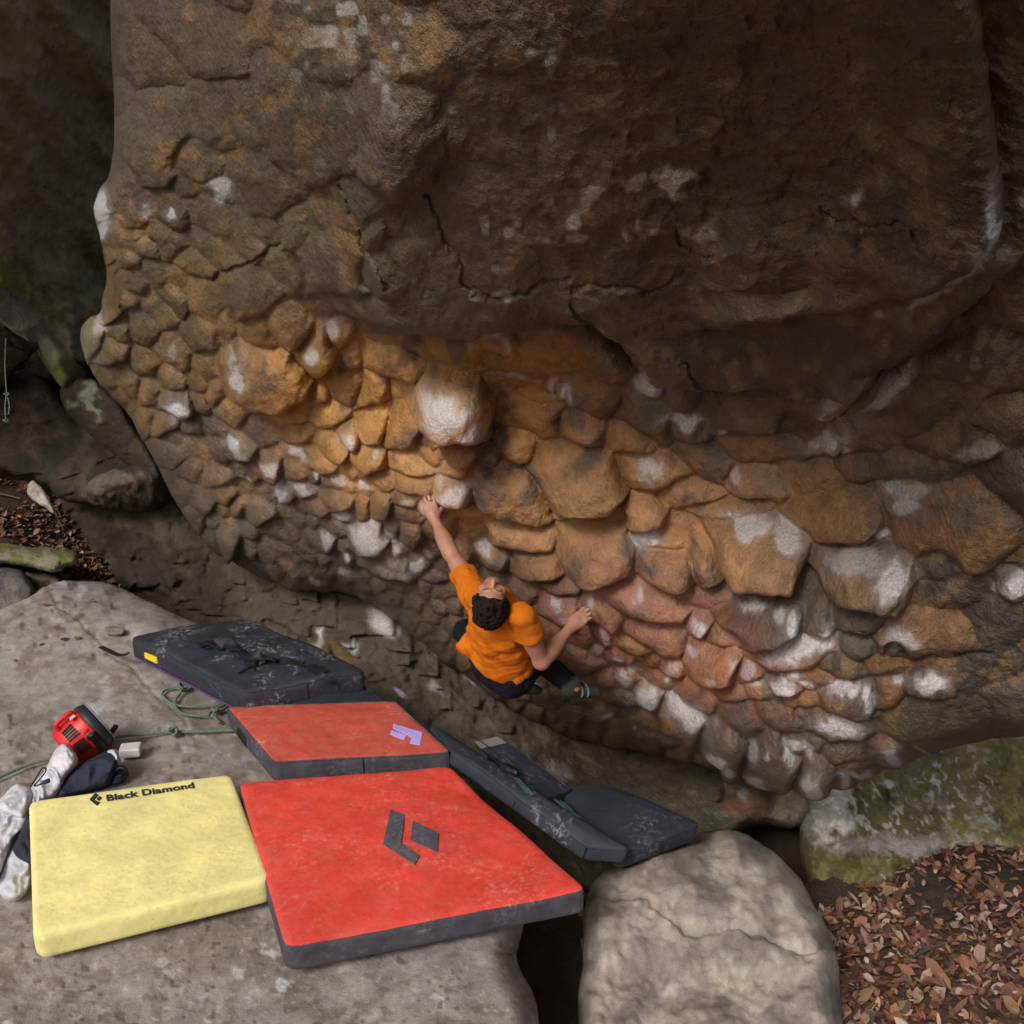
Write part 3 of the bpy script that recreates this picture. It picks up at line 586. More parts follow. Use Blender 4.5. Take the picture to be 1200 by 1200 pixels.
roof_r = relief(ROOF_POLY, ROOF_D, 1.6, roof_disp, 26, 0.5, 3.4, 0.75, down=0.45, thick_dir=(0.1, 1, 0.12))
def build_roof():
    r = roof_r; st = roof_store
    nf = r['nfront']; knobs = st['knobs']
    q = r['quads']
    # stone index of every face (grid lookup at the face's first corner)
    Xv, Yv = r['X'], r['Y']
    pl = np.array(ROOF_POLY); x0, y0 = pl.min(0) - 3.2
    gi = np.clip(np.round((Yv - y0) / 1.6).astype(int), 0, st['I'].shape[0] - 1); gj = np.clip(np.round((Xv - x0) / 1.6).astype(int), 0, st['I'].shape[1] - 1)
    Iv = st['I'][gi, gj]
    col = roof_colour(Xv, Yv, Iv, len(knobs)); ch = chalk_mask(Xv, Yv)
    n = len(r['V']); nb = len(r['bv'])
    colA = np.zeros((n, 3)); colA[:nf] = col; colA[nf:nf + nb] = col[r['bv']]; colA[nf + nb:nf + 2 * nb] = col[r['bv']]; colA[-1] = .1
    chA = np.zeros(n); chA[:nf] = ch
    N = vert_normals(r['V'], np.concatenate([q, r['side']]), r['cap'])
    fI = Iv[q[:, 0]]
    size = np.bincount(fI + 1, minlength=len(knobs) + 1)[1:]
    # stones big enough to point at, inside the frame, become parts of the boulder
    cx = np.array([k[0] for k in knobs]); cy = np.array([k[1] for k in knobs])
    inview = (cx > -5) & (cx < 1205) & (cy > -5) & (cy < 930) & (size * 1.6 ** 2 > 110)
    pick = [i for i in np.argsort(-size) if inview[i]][:290]
    root = empty('overhanging_boulder', P(700, 500, 4.6))
    tag(root, 'huge overhanging sandstone boulder covered in rounded knobs and white chalk marks', 'boulder')
    is_part = np.zeros(len(knobs) + 1, bool); is_part[pick] = True; is_part[-1] = False
    body = ~is_part[fI]
    def sub(name, quads, tris, label=None):
        us = np.unique(np.concatenate([quads.reshape(-1)] + ([tris.reshape(-1)] if tris is not None else [])))
        mp = np.zeros(n, int); mp[us] = np.arange(len(us))
        me = mesh_np(name, r['V'][us], mp[quads], None if tris is None else mp[tris], True, colA[us], chA[us], N[us])
        return part(name, me, M_ROOF, root, label)
    sub('boulder_body', np.concatenate([q[body], r['side']]), r['cap'])
    order = np.argsort(fI, kind='stable'); sf = fI[order]
    lo = np.searchsorted(sf, np.arange(len(knobs)), 'left'); hi = np.searchsorted(sf, np.arange(len(knobs)), 'right')
    for i in pick:
        qs = q[order[lo[i]:hi[i]]]
        m = ch[np.unique(qs)]
        sub('rock_knob', qs, None, 'rock knob whitened with climbing chalk' if (m > .45).mean() > .22 else None)
build_roof()

def surf_depth(px, py):
    """depth of the boulder's real surface under a photo pixel"""
    x, y, d = surf_cache
    m = (np.abs(x - px) < 8) & (np.abs(y - py) < 8)
    return float(np.percentile(d[m], 25)) if m.any() else float(ROOF_D(np.array([px]), np.array([py]))[0])
surf_cache = project(roof_r['V'][:roof_r['nfront']])
# ------------------------------------------------------------------ ground, cave walls and the loose rocks
def rock(name, label, poly, depth, step=3.0, amp=(6, 3, 1), per=(60, 20, 7), colour=None, chalk=None, mat=None, seed=1, extra=None, cat='rock', **kw):
    def disp(X, Y, sd):
        h = fbm(X, Y, per[0], 4, seed) * amp[0] + fbm(X, Y, per[1], 4, seed + 1) * amp[1] + fbm(X, Y, per[2], 3, seed + 2) * amp[2]
        if extra: h = h + extra(X, Y, sd)
        return h
    r = relief(poly, depth, step, disp, **kw)
    nf = r['nfront']
    me = relief_mesh(name, r, np.maximum(colour(r['X'], r['Y']), .008), chalk(r['X'], r['Y']) if chalk else None)
    o = link(name, me, mat or M_ROCK)
    tag(o, label, cat)
    return o, r

def const_colour(c, var=.25, seed=5, c2=None, per=40):
    def f(X, Y):
        o = np.zeros(X.shape + (3,)) + np.array(c)
        if c2 is not None: o = mixc(o, c2, sstep(-.2, .5, fbm(X, Y, per, 4, seed + 1)))
        return o * (1 + var * fbm(X, Y, per * .6, 4, seed))[..., None]
    return f

# ---- the ground: one sheet, a forest floor that falls away under the boulders and rises to the left behind them
def ground_z(x, y):
    z = -0.95 + 0 * x
    z = z + 1.35 * sstep(-2.4, -5.5, x) * sstep(6.0, 8.8, y)
    z = z + 1.6 * sstep(9.2, 14, y) * sstep(2, -3, x)
    z = z - 1.3 * sstep(.75, .25, np.hypot((x - 1.62) / .8, (y - 5.8) / 1.0))
    z = z + fbm(x, y, 2.2, 4, 91) * 0.10 + fbm(x, y, .5, 2, 92) * .025
    return z
def build_ground():
    a = np.concatenate([np.linspace(-260, -14, 22)[:-1], np.linspace(-14, 10, 241), np.linspace(10, 260, 22)[1:]])
    b = np.concatenate([np.linspace(-260, -6, 22)[:-1], np.linspace(-6, 18, 241), np.linspace(18, 260, 22)[1:]])
    X, Y = np.meshgrid(a, b); Z = ground_z(X, Y)
    H, W = X.shape; v = np.arange(H * W).reshape(H, W)
    q = np.stack([v[:-1, :-1], v[:-1, 1:], v[1:, 1:], v[1:, :-1]], -1).reshape(-1, 4)
    c = mixc(np.zeros(X.shape + (3,)) + np.array([.085, .052, .034]), (.05, .036, .026), sstep(-.3, .5, fbm(X, Y, 1.3, 4, 93)))
    me = mesh_np('forest_floor', np.stack([X, Y, Z], -1).reshape(-1, 3), q, None, True, c.reshape(-1, 3), np.zeros(H * W))
    tag(link('forest_floor', me, M_ROCK), kind='structure')
build_ground()

# ---- back wall of the cave, below and behind the boulder
WALL_POLY = smooth_poly([(-60, 300), (300, 250), (700, 420), (1040, 560), (1030, 860), (985, 905), (962, 930), (948, 968), (905, 966), (868, 972), (842, 1004), (800, 1030), (700, 1060), (560, 1000), (420, 900), (300, 800), (210, 740), (120, 700), (40, 660), (-60, 620)], 2, jitter=3, seed=8)
WALL_D = TPS([(-60, 400, 11.2), (60, 430, 10.8), (60, 600, 10.2), (150, 560, 9.5), (180, 640, 9.4), (240, 690, 9.0), (300, 740, 8.3), (300, 650, 8.8), (330, 700, 8.25), (380, 740, 7.85), (440, 730, 7.6), (420, 790, 7.35), (450, 850, 7.0), (520, 780, 7.35), (540, 860, 6.95), (600, 800, 7.35), (600, 880, 6.75), (620, 940, 6.4),
   (700, 900, 6.95), (700, 960, 6.4), (780, 920, 6.8), (800, 980, 6.3), (860, 940, 6.65), (900, 955, 6.55), (930, 930, 6.5), (980, 900, 6.7), (400, 500, 9.6), (300, 300, 10), (700, 500, 9.0), (700, 700, 8.4), (900, 800, 7.7), (1000, 700, 8.2)])
wall_knobs = [(345, 705, 16, 12, 30, 1, 0), (335, 735, 14, 10, 30, 1, 0), (372, 700, 14, 16, 0, 1, 0), (388, 725, 16, 22, 10, .8, 0), (360, 735, 12, 12, 0, 1, 0), (378, 745, 8, 12, 0, 1.1, .5), (410, 755, 14, 18, 10, 1, .4), (385, 768, 18, 16, 10, 1, .2), (350, 755, 14, 12, 0, 1, 0), (420, 728, 18, 26, 5, .6, 0), (455, 730, 26, 20, 30, .6, .4), (480, 750, 24, 18, 30, .6, 0), (450, 765, 14, 12, 20, .8, 0),
   (520, 790, 20, 20, 40, .8, 0), (545, 800, 14, 20, 10, 1, 0), (560, 785, 14, 16, 20, 1, .2), (535, 830, 16, 22, 0, .9, 0), (575, 830, 18, 18, 10, 1, 0), (580, 800, 12, 14, 20, 1, 0), (600, 820, 12, 18, -20, 1, 0), (625, 835, 12, 22, -15, 1, 0), (650, 850, 14, 20, -20, 1, 0), (680, 862, 18, 16, 20, .9, 0), (505, 765, 16, 12, 20, .8, 0), (610, 858, 24, 12, 10, .8, 0), (625, 850, 14, 10, 0, .8, 0),
   (868, 938, 30, 17, 20, .9, .15), (905, 945, 20, 18, 10, .6, 0), (180, 650, 60, 30, 10, .4, 0), (250, 690, 18, 30, 30, .6, 0), (270, 705, 10, 24, 30, .7, 0)]
def wall_extra(X, Y, sd):
    st = 2.4
    warp = (fbm(X, Y, 30, 3, 101) * 4, fbm(X, Y, 30, 3, 102) * 4)
    kn = list(wall_knobs)
    F1, F2, I, add = knob_field(X, Y, kn, st, warp)
    ok = (sd > 4) & (blob(X, Y, 385, 705, 215, 62, 18) < 1)
    fill_knobs(X, Y, st, kn, F1, I, add, ok, np.full(X.shape, 11.0), 5, 4000, lambda x, y: 20)
    ok = (sd > 4) & (np.abs(Y - (0.55 * (X - 560) + 790)) < 62) & (X > 500) & (X < 860)
    fill_knobs(X, Y, st, kn, F1, I, add, ok, np.full(X.shape, 12.0), 6, 9000, lambda x, y: -10)
    h, e = knobs_height(X, Y, F1, F2, I, kn, 12)
    h = h * 1.15; h = .4 * h + .6 * blur(h, 1.3)
    for c in [[(420, 800), (470, 790), (520, 815), (530, 850)], [(640, 880), (720, 900), (800, 930), (860, 960)], [(560, 870), (600, 890), (660, 930)], [(700, 940), (760, 950), (830, 990)], [(140, 655), (200, 652), (250, 655)], [(160, 680), (230, 700)]]:
        d, s = polyline(X + fbm(X, Y, 22, 3, 103) * 8, Y + fbm(X, Y, 22, 3, 104) * 8, c)
        h = h - 5 * np.exp(-(d / 2.6) ** 2)
    return h + ridged(X + Y * .5, Y * 1.4 - X * .5, 50, 3, 105) * 5
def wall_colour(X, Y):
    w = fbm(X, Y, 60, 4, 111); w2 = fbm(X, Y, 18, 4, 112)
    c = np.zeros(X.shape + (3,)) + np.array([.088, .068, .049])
    c = mixc(c, (.040, .029, .020), sstep(340, 240, X + w * 40))  # left end darkened in the colour to stand for the shade of the recess
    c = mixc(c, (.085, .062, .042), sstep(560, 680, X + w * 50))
    c = mixc(c, (.10, .10, .055), .6 * sstep(.1, .6, w) * sstep(600, 680, X))
    c = mixc(c, (.22, .115, .07), sstep(1.2, .5, blob(X + w2 * 6, Y + w2 * 5, 868, 938, 36, 22, 20)))
    c = mixc(c, (.30, .25, .17), sstep(1.2, .5, blob(X + w2 * 6, Y + w2 * 5, 925, 940, 26, 30, 20)))
    c = mixc(c, (.19, .115, .05), .7 * sstep(1.2, .5, blob(X, Y, 392, 768, 34, 22, 10)))
    c = mixc(c, (.075, .058, .042), .7 * sstep(.0, .6, w2))
    return c
def wall_chalk(X, Y):
    o = np.zeros(X.shape); w = fbm(X, Y, 12, 3, 113) * 4
    for cx, cy, rx, ry, rot, s in [(448, 728, 20, 13, 40, .65), (410, 752, 9, 8, 0, .6), (377, 742, 5, 11, 0, .7), (373, 752, 9, 5, 0, .5), (470, 810, 9, 3, 40, .6), (508, 803, 10, 7, 30, .3), (550, 795, 7, 5, 20, .4), (872, 932, 7, 11, -30, .35), (650, 905, 18, 12, 20, .22), (440, 688, 5, 6, 0, .4), (555, 788, 4, 4, 0, .4)]:
        o = np.maximum(o, s * sstep(1.3, .4, blob(X + w, Y + w, cx, cy, rx, ry, rot)))
    return o
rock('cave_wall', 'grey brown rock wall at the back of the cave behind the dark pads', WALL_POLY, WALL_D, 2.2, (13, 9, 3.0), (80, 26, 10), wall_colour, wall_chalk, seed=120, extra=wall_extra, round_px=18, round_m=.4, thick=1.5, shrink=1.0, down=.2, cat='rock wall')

# ---- dark leaning rock, upper left; unseen left part added to block sun from the cave
def lean_colour(X, Y):
    w = fbm(X, Y, 40, 4, 131); w2 = fbm(X, Y, 14, 3, 132)
    c = np.zeros(X.shape + (3,)) + np.array([.30, .27, .19])
    edge = sstep(46, 6, np.abs((Y - 330) - (X - 0) * 1.05 + w2 * 8) / 1.3)          # mossy seam along the lower left edge
    c = mixc(c, (.21, .22, .05), .9 * edge * sstep(-.4, .3, w))
    c = mixc(c, (.32, .33, .29), sstep(1.15, .6, blob(X + w2 * 6, Y + w2 * 6, 18, 372, 58, 24, 46)))
    c = mixc(c, (.15, .17, .03), .9 * sstep(1.15, .6, blob(X + w2 * 4, Y + w2 * 4, 76, 440, 22, 20, 30)))
    return c
rock('leaning_rock', 'dark mossy rock leaning over the leaf slope left of the knobbly boulder', smooth_poly([(-760, -320), (190, -320), (190, 100), (190, 380), (128, 392), (106, 425), (96, 445), (82, 452), (70, 455), (62, 440), (58, 420), (48, 405), (36, 404), (24, 392), (6, 380), (-20, 360), (-160, 330), (-760, 250)], 2, jitter=2.5, seed=31),
     TPS([(-160, 330, 7.9), (0, 375, 8.6), (75, 450, 9.0), (100, 430, 9.5), (150, 380, 10.2), (0, 200, 7.6), (130, 200, 9.2), (-160, 0, 5.6), (130, 0, 7.2), (190, -140, 6.6), (190, -320, 6.0), (-760, 250, 6.6), (-760, -320, 4.6), (-300, -320, 4.9)]), 3.0, (8, 5, 1.5), (70, 26, 8), lean_colour, seed=133, round_px=16, round_m=.3, thick=2.5, shrink=.9, down=.3,
     extra=lambda X, Y, sd: -7 * np.exp(-(((Y - 330) - (X - 0) * 1.05) / 5) ** 2) + 18 * ridged(X * .75 - Y * .65, X * .3 + Y * .3, 46, 3, 134))

def lich_colour(X, Y):
    w = fbm(X, Y, 16, 4, 141)
    c = np.zeros(X.shape + (3,)) + np.array([.055, .042, .030])
    c = mixc(c, (.23, .26, .17), sstep(.0, .5, w + .45 - blob(X, Y, 108, 468, 30, 24, 30)))
    return c
rock('lichen_rock', 'dark rock with a pale green lichen patch under the leaning rock', smooth_poly([(66, 452), (100, 438), (128, 455), (160, 500), (200, 566), (170, 560), (130, 530), (100, 505), (76, 480)], 2, jitter=2, seed=41), TPS([(66, 452, 9.3), (110, 470, 8.8), (150, 500, 8.7), (200, 566, 8.6), (130, 530, 9.0)]), 2.4, (5, 3, 1), (40, 18, 6), lich_colour, seed=142, round_px=14, round_m=.3, thick=.8)

def strat(X, Y, sd): return 16 * ridged(X * .35 - Y * .3, Y * 1.2 + X * .45, 42, 3, 151)
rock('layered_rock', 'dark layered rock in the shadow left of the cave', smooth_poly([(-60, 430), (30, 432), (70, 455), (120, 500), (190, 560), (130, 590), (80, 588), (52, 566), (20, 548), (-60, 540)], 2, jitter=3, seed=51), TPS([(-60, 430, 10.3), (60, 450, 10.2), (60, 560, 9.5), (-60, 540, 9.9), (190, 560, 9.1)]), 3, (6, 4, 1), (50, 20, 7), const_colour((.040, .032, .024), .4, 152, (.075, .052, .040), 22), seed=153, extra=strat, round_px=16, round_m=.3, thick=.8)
rock('rounded_boulder', 'rounded brown boulder wedged in the dark cave left of the roof', smooth_poly([(95, 578), (108, 560), (130, 552), (150, 546), (176, 540), (196, 552), (206, 575), (198, 592), (180, 598), (140, 600), (112, 597)], 2, jitter=1.5, seed=61), TPS([(95, 578, 9.1), (150, 570, 8.75), (206, 575, 9.0), (140, 600, 9.05)]), 2.2, (6, 4, 1.4), (40, 16, 6), const_colour((.11, .082, .06), .35, 162, (.055, .042, .03), 18), seed=163, round_px=22, round_m=.4, thick=.7)

# ---- the pale standing chip, the mossy slab and the two blocks at the left edge
rock('pale_stone', 'small pale pointed stone standing in the brown leaves', smooth_poly([(31, 574), (34, 566), (40, 564), (52, 575), (60, 588), (65, 600), (62, 602), (50, 592), (40, 588), (32, 580)], 1, jitter=.6, seed=71), lambda X, Y: 8.75 + 0 * X + (Y - 600) * -.004, 1.6, (2, 1, .5), (20, 8, 4), const_colour((.42, .37, .30), .2, 172, (.30, .25, .19), 8), seed=173, round_px=6, round_m=.06, thick=.14, extra=lambda X, Y, sd: -2 * np.exp(-((X - 44 - (Y - 575) * .5) / 2) ** 2))
def moss_colour(X, Y):
    w = fbm(X, Y, 14, 4, 181)
    return mixc(np.zeros(X.shape + (3,)) + np.array([.21, .195, .135]), (.125, .125, .045), sstep(-.1, .5, w + .5 * sstep(650, 642, Y)))
rock('mossy_slab', 'flat mossy stone slab lying on the leaf slope at the left edge', smooth_poly([(-40, 640), (0, 637), (30, 641), (60, 642), (84, 644), (94, 651), (92, 662), (76, 664), (70, 670), (48, 669), (36, 663), (0, 661), (-40, 664)], 1, jitter=1.2, seed=81), lambda X, Y: 8.25 - (Y - 640) * .008 + 0 * X, 1.8, (4, 2, .6), (50, 14, 5), moss_colour, seed=182, round_px=9, round_m=.2, thick=.6, extra=lambda X, Y, sd: -4 * np.exp(-((X - 74 + (Y - 650) * .3) / 2.2) ** 2) - 2.5 * np.exp(-((Y - 655 - (X - 40) * .25) / 2.5) ** 2))
rock('dark_block', 'dark grey stone block under the mossy slab at the left edge', smooth_poly([(-40, 664), (0, 664), (22, 666), (30, 672), (44, 698), (20, 720), (-40, 730)], 1, jitter=1, seed=83), lambda X, Y: 8.05 - (Y - 664) * .004 + 0 * X, 2.0, (3, 2, .6), (40, 14, 5), const_colour((.085, .078, .075), .25, 183, (.12, .105, .09), 20), seed=184, round_px=8, round_m=.15, thick=.6)
rock('brown_block', 'small greenish stone wedged under the mossy slab beside the dark block', smooth_poly([(24, 668), (46, 671), (66, 674), (78, 684), (50, 697), (42, 698)], 1, jitter=1, seed=85), lambda X, Y: 8.3 + 0 * X, 2.0, (3, 2, .6), (30, 10, 5), const_colour((.15, .13, .085), .25, 185, (.09, .075, .05), 12), seed=186, round_px=8, round_m=.15, thick=.5)

# ---- the big grey slab the pads lie on
SLAB_POLY = smooth_poly([(-200, 790), (-60, 736), (0, 714), (22, 704), (40, 694), (66, 683), (92, 679), (118, 680), (146, 689), (172, 702), (205, 716), (232, 730), (300, 764), (400, 812), (480, 856), (540, 900), (572, 945), (598, 985), (584, 1020), (622, 1075), (596, 1120), (640, 1180), (610, 1300), (-200, 1300)], 2, jitter=.8, seed=95)
def slab_z(X, Y): 
    return 0.0 + 0.12 * sstep(820, 690, Y) * sstep(330, 120, X) - 0.03 * sstep(900, 1000, Y)
def slab_depth(X, Y): return DZ(Y, slab_z(X, Y))
def slab_colour(X, Y):
    w = fbm(X, Y * 1.6, 120, 4, 191); w2 = fbm(X, Y * 1.6, 30, 4, 192); w3 = fbm(X, Y * 1.6, 12, 2, 193)
    c = np.zeros(X.shape + (3,)) + np.array([.275, .240, .220])
    c = mixc(c, (.215, .180, .150), .8 * sstep(-.1, .6, w + .3 * w2))
    c = mixc(c, (.33, .30, .285), .7 * sstep(.0, .6, -w2 - .3 * w3) * sstep(860, 700, Y))
    c = mixc(c, (.155, .120, .095), .6 * sstep(.35, .75, w2 + .5 * w3))
    c = mixc(c, (.10, .075, .058), .75 * sstep(.78, .90, vnoise(X, Y * 1.4, 7, 198)) * sstep(.25, .6, vnoise(X, Y, 60, 199)))
    c = mixc(c, (.40, .37, .35), .5 * sstep(.80, .92, vnoise(X * .9 + Y * .2, Y * 1.3, 6, 200)))
    c = mixc(c, (.19, .145, .115), .6 * sstep(1.1, .7, blob(X + w2 * 8, Y + w2 * 5, 240, 850, 34, 9, 40)))
    return c
def slab_chalk(X, Y):
    return .5 * sstep(.52, .8, fbm(X, Y * 1.5, 26, 4, 194)) * sstep(.0, .4, fbm(X, Y, 90, 2, 195)) 
slab, slab_r = rock('stone_slab', 'big flat grey stone slab carrying the crash pads', SLAB_POLY, slab_depth, 2.0, (3.4, 1.4, .28), (130, 36, 20), slab_colour, slab_chalk, mat=M_SLAB, seed=196, round_px=34, round_m=.42, thick=1.25, shrink=.94, down=-1.0, thick_dir=(0, .25, -1), cat='stone slab',
     extra=lambda X, Y, sd: -1.6 * np.exp(-((Y - 640 - X * .95 + fbm(X, Y, 30, 3, 197) * 8) / 3) ** 2) * sstep(300, 200, X) - 4 * np.exp(-(blob(X, Y, 160, 860, 30, 9, 10)) ** 2))

# ---- pale rock at the bottom, right of the dark pads
rock('pale_boulder', 'pale tan boulder top carrying the corner of the dark pad at the bottom', smooth_poly([(720, 1010), (760, 992), (800, 982), (834, 973), (852, 975), (876, 985), (900, 1000), (925, 1018), (960, 1060), (985, 1130), (1000, 1320), (700, 1320), (672, 1200), (690, 1120), (676, 1060)], 2, jitter=5, seed=201), lambda X, Y: DZ(Y, -0.28 - .12 * sstep(1040, 1180, Y)), 2.6, (9, 4, 1.2), (80, 26, 10), const_colour((.34, .285, .235), .25, 203, (.22, .185, .16), 34), mat=M_SLAB, seed=204, extra=lambda X, Y, sd: -7 * np.exp(-((Y - 1075 - .25 * (X - 800) + fbm(X, Y, 50, 4, 205) * 16) / 3.2) ** 2) - 9 * sstep(0, 40, Y - 1110 - .1 * (X - 800) + fbm(X, Y, 40, 4, 206) * 12), round_px=26, round_m=.45, thick=.75, shrink=.95, down=-1, thick_dir=(0, .2, -1))

# ---- mossy boulder lower right
def mb_colour(X, Y):
    w = fbm(X, Y, 70, 4, 211); w2 = fbm(X, Y, 20, 4, 212)
    c = np.zeros(X.shape + (3,)) + np.array([.150, .138, .050])
    c = mixc(c, (.085, .072, .030), .8 * sstep(.0, .6, w2))
    c = mixc(c, (.25, .20, .08), .7 * sstep(.1, .6, w + .4 * w2) * sstep(1080, 1160, X))
    # streaky pale lichen, running down and to the right
    ca, sa_ = math.cos(1.05), math.sin(1.05); U, Vv = X * ca + Y * sa_ + w2 * 3, -X * sa_ + Y * ca + fbm(X, Y, 9, 2, 220) * 3
    fl = sstep(.56, .74, .6 * vnoise(U * .45, Vv, 4.0, 213) + .4 * vnoise(U * .6 + Vv * .2, Vv - U * .1, 2.6, 223)); den = sstep(-.45, .35, fbm(X - Y * .4, Y * .7, 60, 3, 214) + .1)
    c = mixc(c, (.60, .54, .50), .85 * fl * (0.12 + .88 * den * sstep(1.25, .4, np.minimum(blob(X, Y, 1115, 935, 80, 66, 50), blob(X, Y, 1060, 960, 90, 50, 10)))))
    ld = sstep(.1, .7, fbm(X - Y * .3, Y * .6, 14, 4, 219)) * sstep(1.3, .3, blob(X, Y, 1110, 940, 70, 48, 45))
    c = mixc(c, (.30, .26, .235), .6 * ld)
    c = mixc(c, (.34, .31, .29), .85 * sstep(1.15, .6, blob(X + w2 * 10, Y + w2 * 8, 1080, 993, 130, 14, 2)))
    c = mixc(c, (.34, .36, .28), .8 * sstep(1.1, .6, blob(X + w2 * 8, Y + w2 * 6, 1160, 965, 20, 6, 30)))
    # white mineral crust beside the cave hole
    cr = sstep(1.15, .75, np.minimum(blob(X + w2 * 14, Y + w2 * 12, 962, 948, 34, 38, 10), blob(X + w2 * 9, Y + w2 * 9, 985, 925, 22, 9, 40)))
    c = mixc(c, (.78, .75, .70), cr * (0.6 + .4 * sstep(-.2, .3, fbm(X, Y, 9, 3, 215))))
    c = mixc(c, (.55, .50, .44), sstep(1.1, .7, blob(X, Y, 1040, 918, 8, 6, 0)))
    c = mixc(c, (.60, .55, .48), sstep(1.15, .6, np.minimum(blob(X + w2 * 2, Y, 997, 934, 4, 14, -28), blob(X, Y + w2 * 2, 984, 938, 5, 10, -15))))
    c = mixc(c, (.26, .22, .15), .85 * sstep(1.1, .6, blob(X + w2 * 8, Y + w2 * 8, 935, 935, 20, 28, 10)))
    return c
def mb_extra(X, Y, sd):
    h = 3.5 * sstep(1.1, .8, blob(X, Y, 964, 945, 36, 34, 10)) + 3.0 * fbm(X, Y, 10, 3, 216) * sstep(1.2, .6, blob(X, Y, 964, 945, 40, 38, 10))
    h = h - 9 * sstep(1.1, .5, blob(X, Y, 1036, 930, 6, 15, -15)) + 4 * sstep(1.1, .7, blob(X, Y, 1043, 917, 10, 6, 10))
    for c in [[(958, 940), (975, 944), (985, 950)], [(1000, 905), (1005, 950), (1020, 990)]]:
        d, s = polyline(X + fbm(X, Y, 12, 3, 217) * 4, Y + fbm(X, Y, 12, 3, 218) * 4, c); h = h - 3 * np.exp(-(d / 2) ** 2)
    return h
rock('mossy_boulder', 'mossy green boulder with white lichen streaks under the right end of the roof', smooth_poly([(956, 1060), (940, 1005), (936, 962), (930, 940), (925, 905), (960, 860), (1000, 800), (1100, 740), (1320, 700), (1320, 1030), (1230, 1005), (1180, 1010), (1140, 1000), (1090, 1012), (1050, 1040), (1000, 1070)], 2, jitter=3.5, seed=221), TPS([(930, 940, 6.6), (970, 950, 6.3), (960, 860, 7.2), (1000, 1000, 6.25), (1000, 900, 6.75), (1100, 760, 8.2), (1100, 900, 6.9), (1100, 990, 6.35), (1250, 760, 7.9), (1250, 990, 6.3)]), 1.7, (9, 6, 2.6), (90, 30, 9), mb_colour, seed=222, extra=mb_extra, round_px=22, round_m=.35, thick=1.8, shrink=.95, down=0.1, cat='boulder')
# ------------------------------------------------------------------ crash pads and the gear around them
def cloth_material(name, col, dust=0.25, dust_col=(.55, .52, .52), rough=.75, weave=900, wr=.004, spots=None, spec=.3, film_k=.5):
    m, n, l, b = nmat(name)
    tc = bump_chain(n, l, b, [(7, wr * 2.5, 3), (30, wr, 4), (weave, .0012, 2)])
    def noise(sc, det, a, z):
        t = n.new('ShaderNodeTexNoise'); t.inputs['Scale'].default_value = sc; t.inputs['Detail'].default_value = det; t.inputs['Roughness'].default_value = .7
        l.new(tc.outputs['Object'], t.inputs['Vector'])
        r = n.new('ShaderNodeMapRange'); r.inputs['From Min'].default_value = a; r.inputs['From Max'].default_value = z
        l.new(t.outputs['Fac'], r.inputs['Value']); return r.outputs[0]
    base = n.new('ShaderNodeMix'); base.data_type = 'RGBA'
    base.inputs['A'].default_value = (*[c * .86 for c in col], 1); base.inputs['B'].default_value = (*[min(1, c * 1.1) for c in col], 1)
    l.new(noise(5, 5, .35, .65), base.inputs['Factor'])
    big = noise(3.2, 3, .48, .66); fine = noise(34, 7, .5, .72)
    mu = n.new('ShaderNodeMath'); mu.operation = 'MULTIPLY'; l.new(big, mu.inputs[0]); l.new(fine, mu.inputs[1])
    mu2 = n.new('ShaderNodeMath'); mu2.operation = 'MULTIPLY'; l.new(mu.outputs[0], mu2.inputs[0]); mu2.inputs[1].default_value = dust * 2.2
    film = n.new('ShaderNodeMath'); film.operation = 'ADD'; l.new(mu2.outputs[0], film.inputs[0])
    f2 = n.new('ShaderNodeMath'); f2.operation = 'MULTIPLY'; l.new(noise(11, 6, .4, .8), f2.inputs[0]); f2.inputs[1].default_value = dust * film_k; l.new(f2.outputs[0], film.inputs[1])
    film.use_clamp = True
    mx = n.new('ShaderNodeMix'); mx.data_type = 'RGBA'; l.new(film.outputs[0], mx.inputs['Factor']); l.new(base.outputs['Result'], mx.inputs['A']); mx.inputs['B'].default_value = (*dust_col, 1)
    out = mx.outputs['Result']
    if spots:
        s = n.new('ShaderNodeMix'); s.data_type = 'RGBA'; f3 = n.new('ShaderNodeMath'); f3.operation = 'MULTIPLY'
        l.new(noise(60, 4, .57, .74), f3.inputs[0]); l.new(noise(4.5, 2, .45, .7), f3.inputs[1]); l.new(f3.outputs[0], s.inputs['Factor'])
        l.new(out, s.inputs['A']); s.inputs['B'].default_value = (*spots, 1); out = s.outputs['Result']
    l.new(out, b.inputs['Base Color']); b.inputs['Roughness'].default_value = rough; b.inputs['Specular IOR Level'].default_value = spec
    return m
def plain(name, col, rough=.5, spec=.4, metal=0):
    m, n, l, b = nmat(name)
    b.inputs['Base Color'].default_value = (*col, 1); b.inputs['Roughness'].default_value = rough; b.inputs['Specular IOR Level'].default_value = spec; b.inputs['Metallic'].default_value = metal
    return m
M_RED = cloth_material('red_nylon', (.70, .060, .038), .34, (.80, .36, .31), rough=.6)
M_BRICK = cloth_material('faded_red_nylon', (.52, .075, .045), .34, (.66, .40, .36), rough=.7)
M_YELLOW = cloth_material('yellow_nylon', (.90, .80, .32), .16, (.88, .84, .62), rough=.65, spots=(.32, .27, .12))
M_BLACK = cloth_material('black_nylon', (.026, .030, .040), .50, (.50, .50, .55), rough=.5, wr=.0014, film_k=.07)
M_CHAR = cloth_material('charcoal_nylon', (.058, .052, .064), .34, (.34, .31, .35), rough=.7, wr=.002)
M_SLATE = cloth_material('slate_nylon', (.026, .031, .041), .30, (.25, .27, .32), rough=.55, wr=.0016, film_k=.12)
M_STRAP = plain('black_webbing', (.011, .011, .012), .6)
M_BUCKLE = plain('black_plastic', (.012, .012, .013), .35)
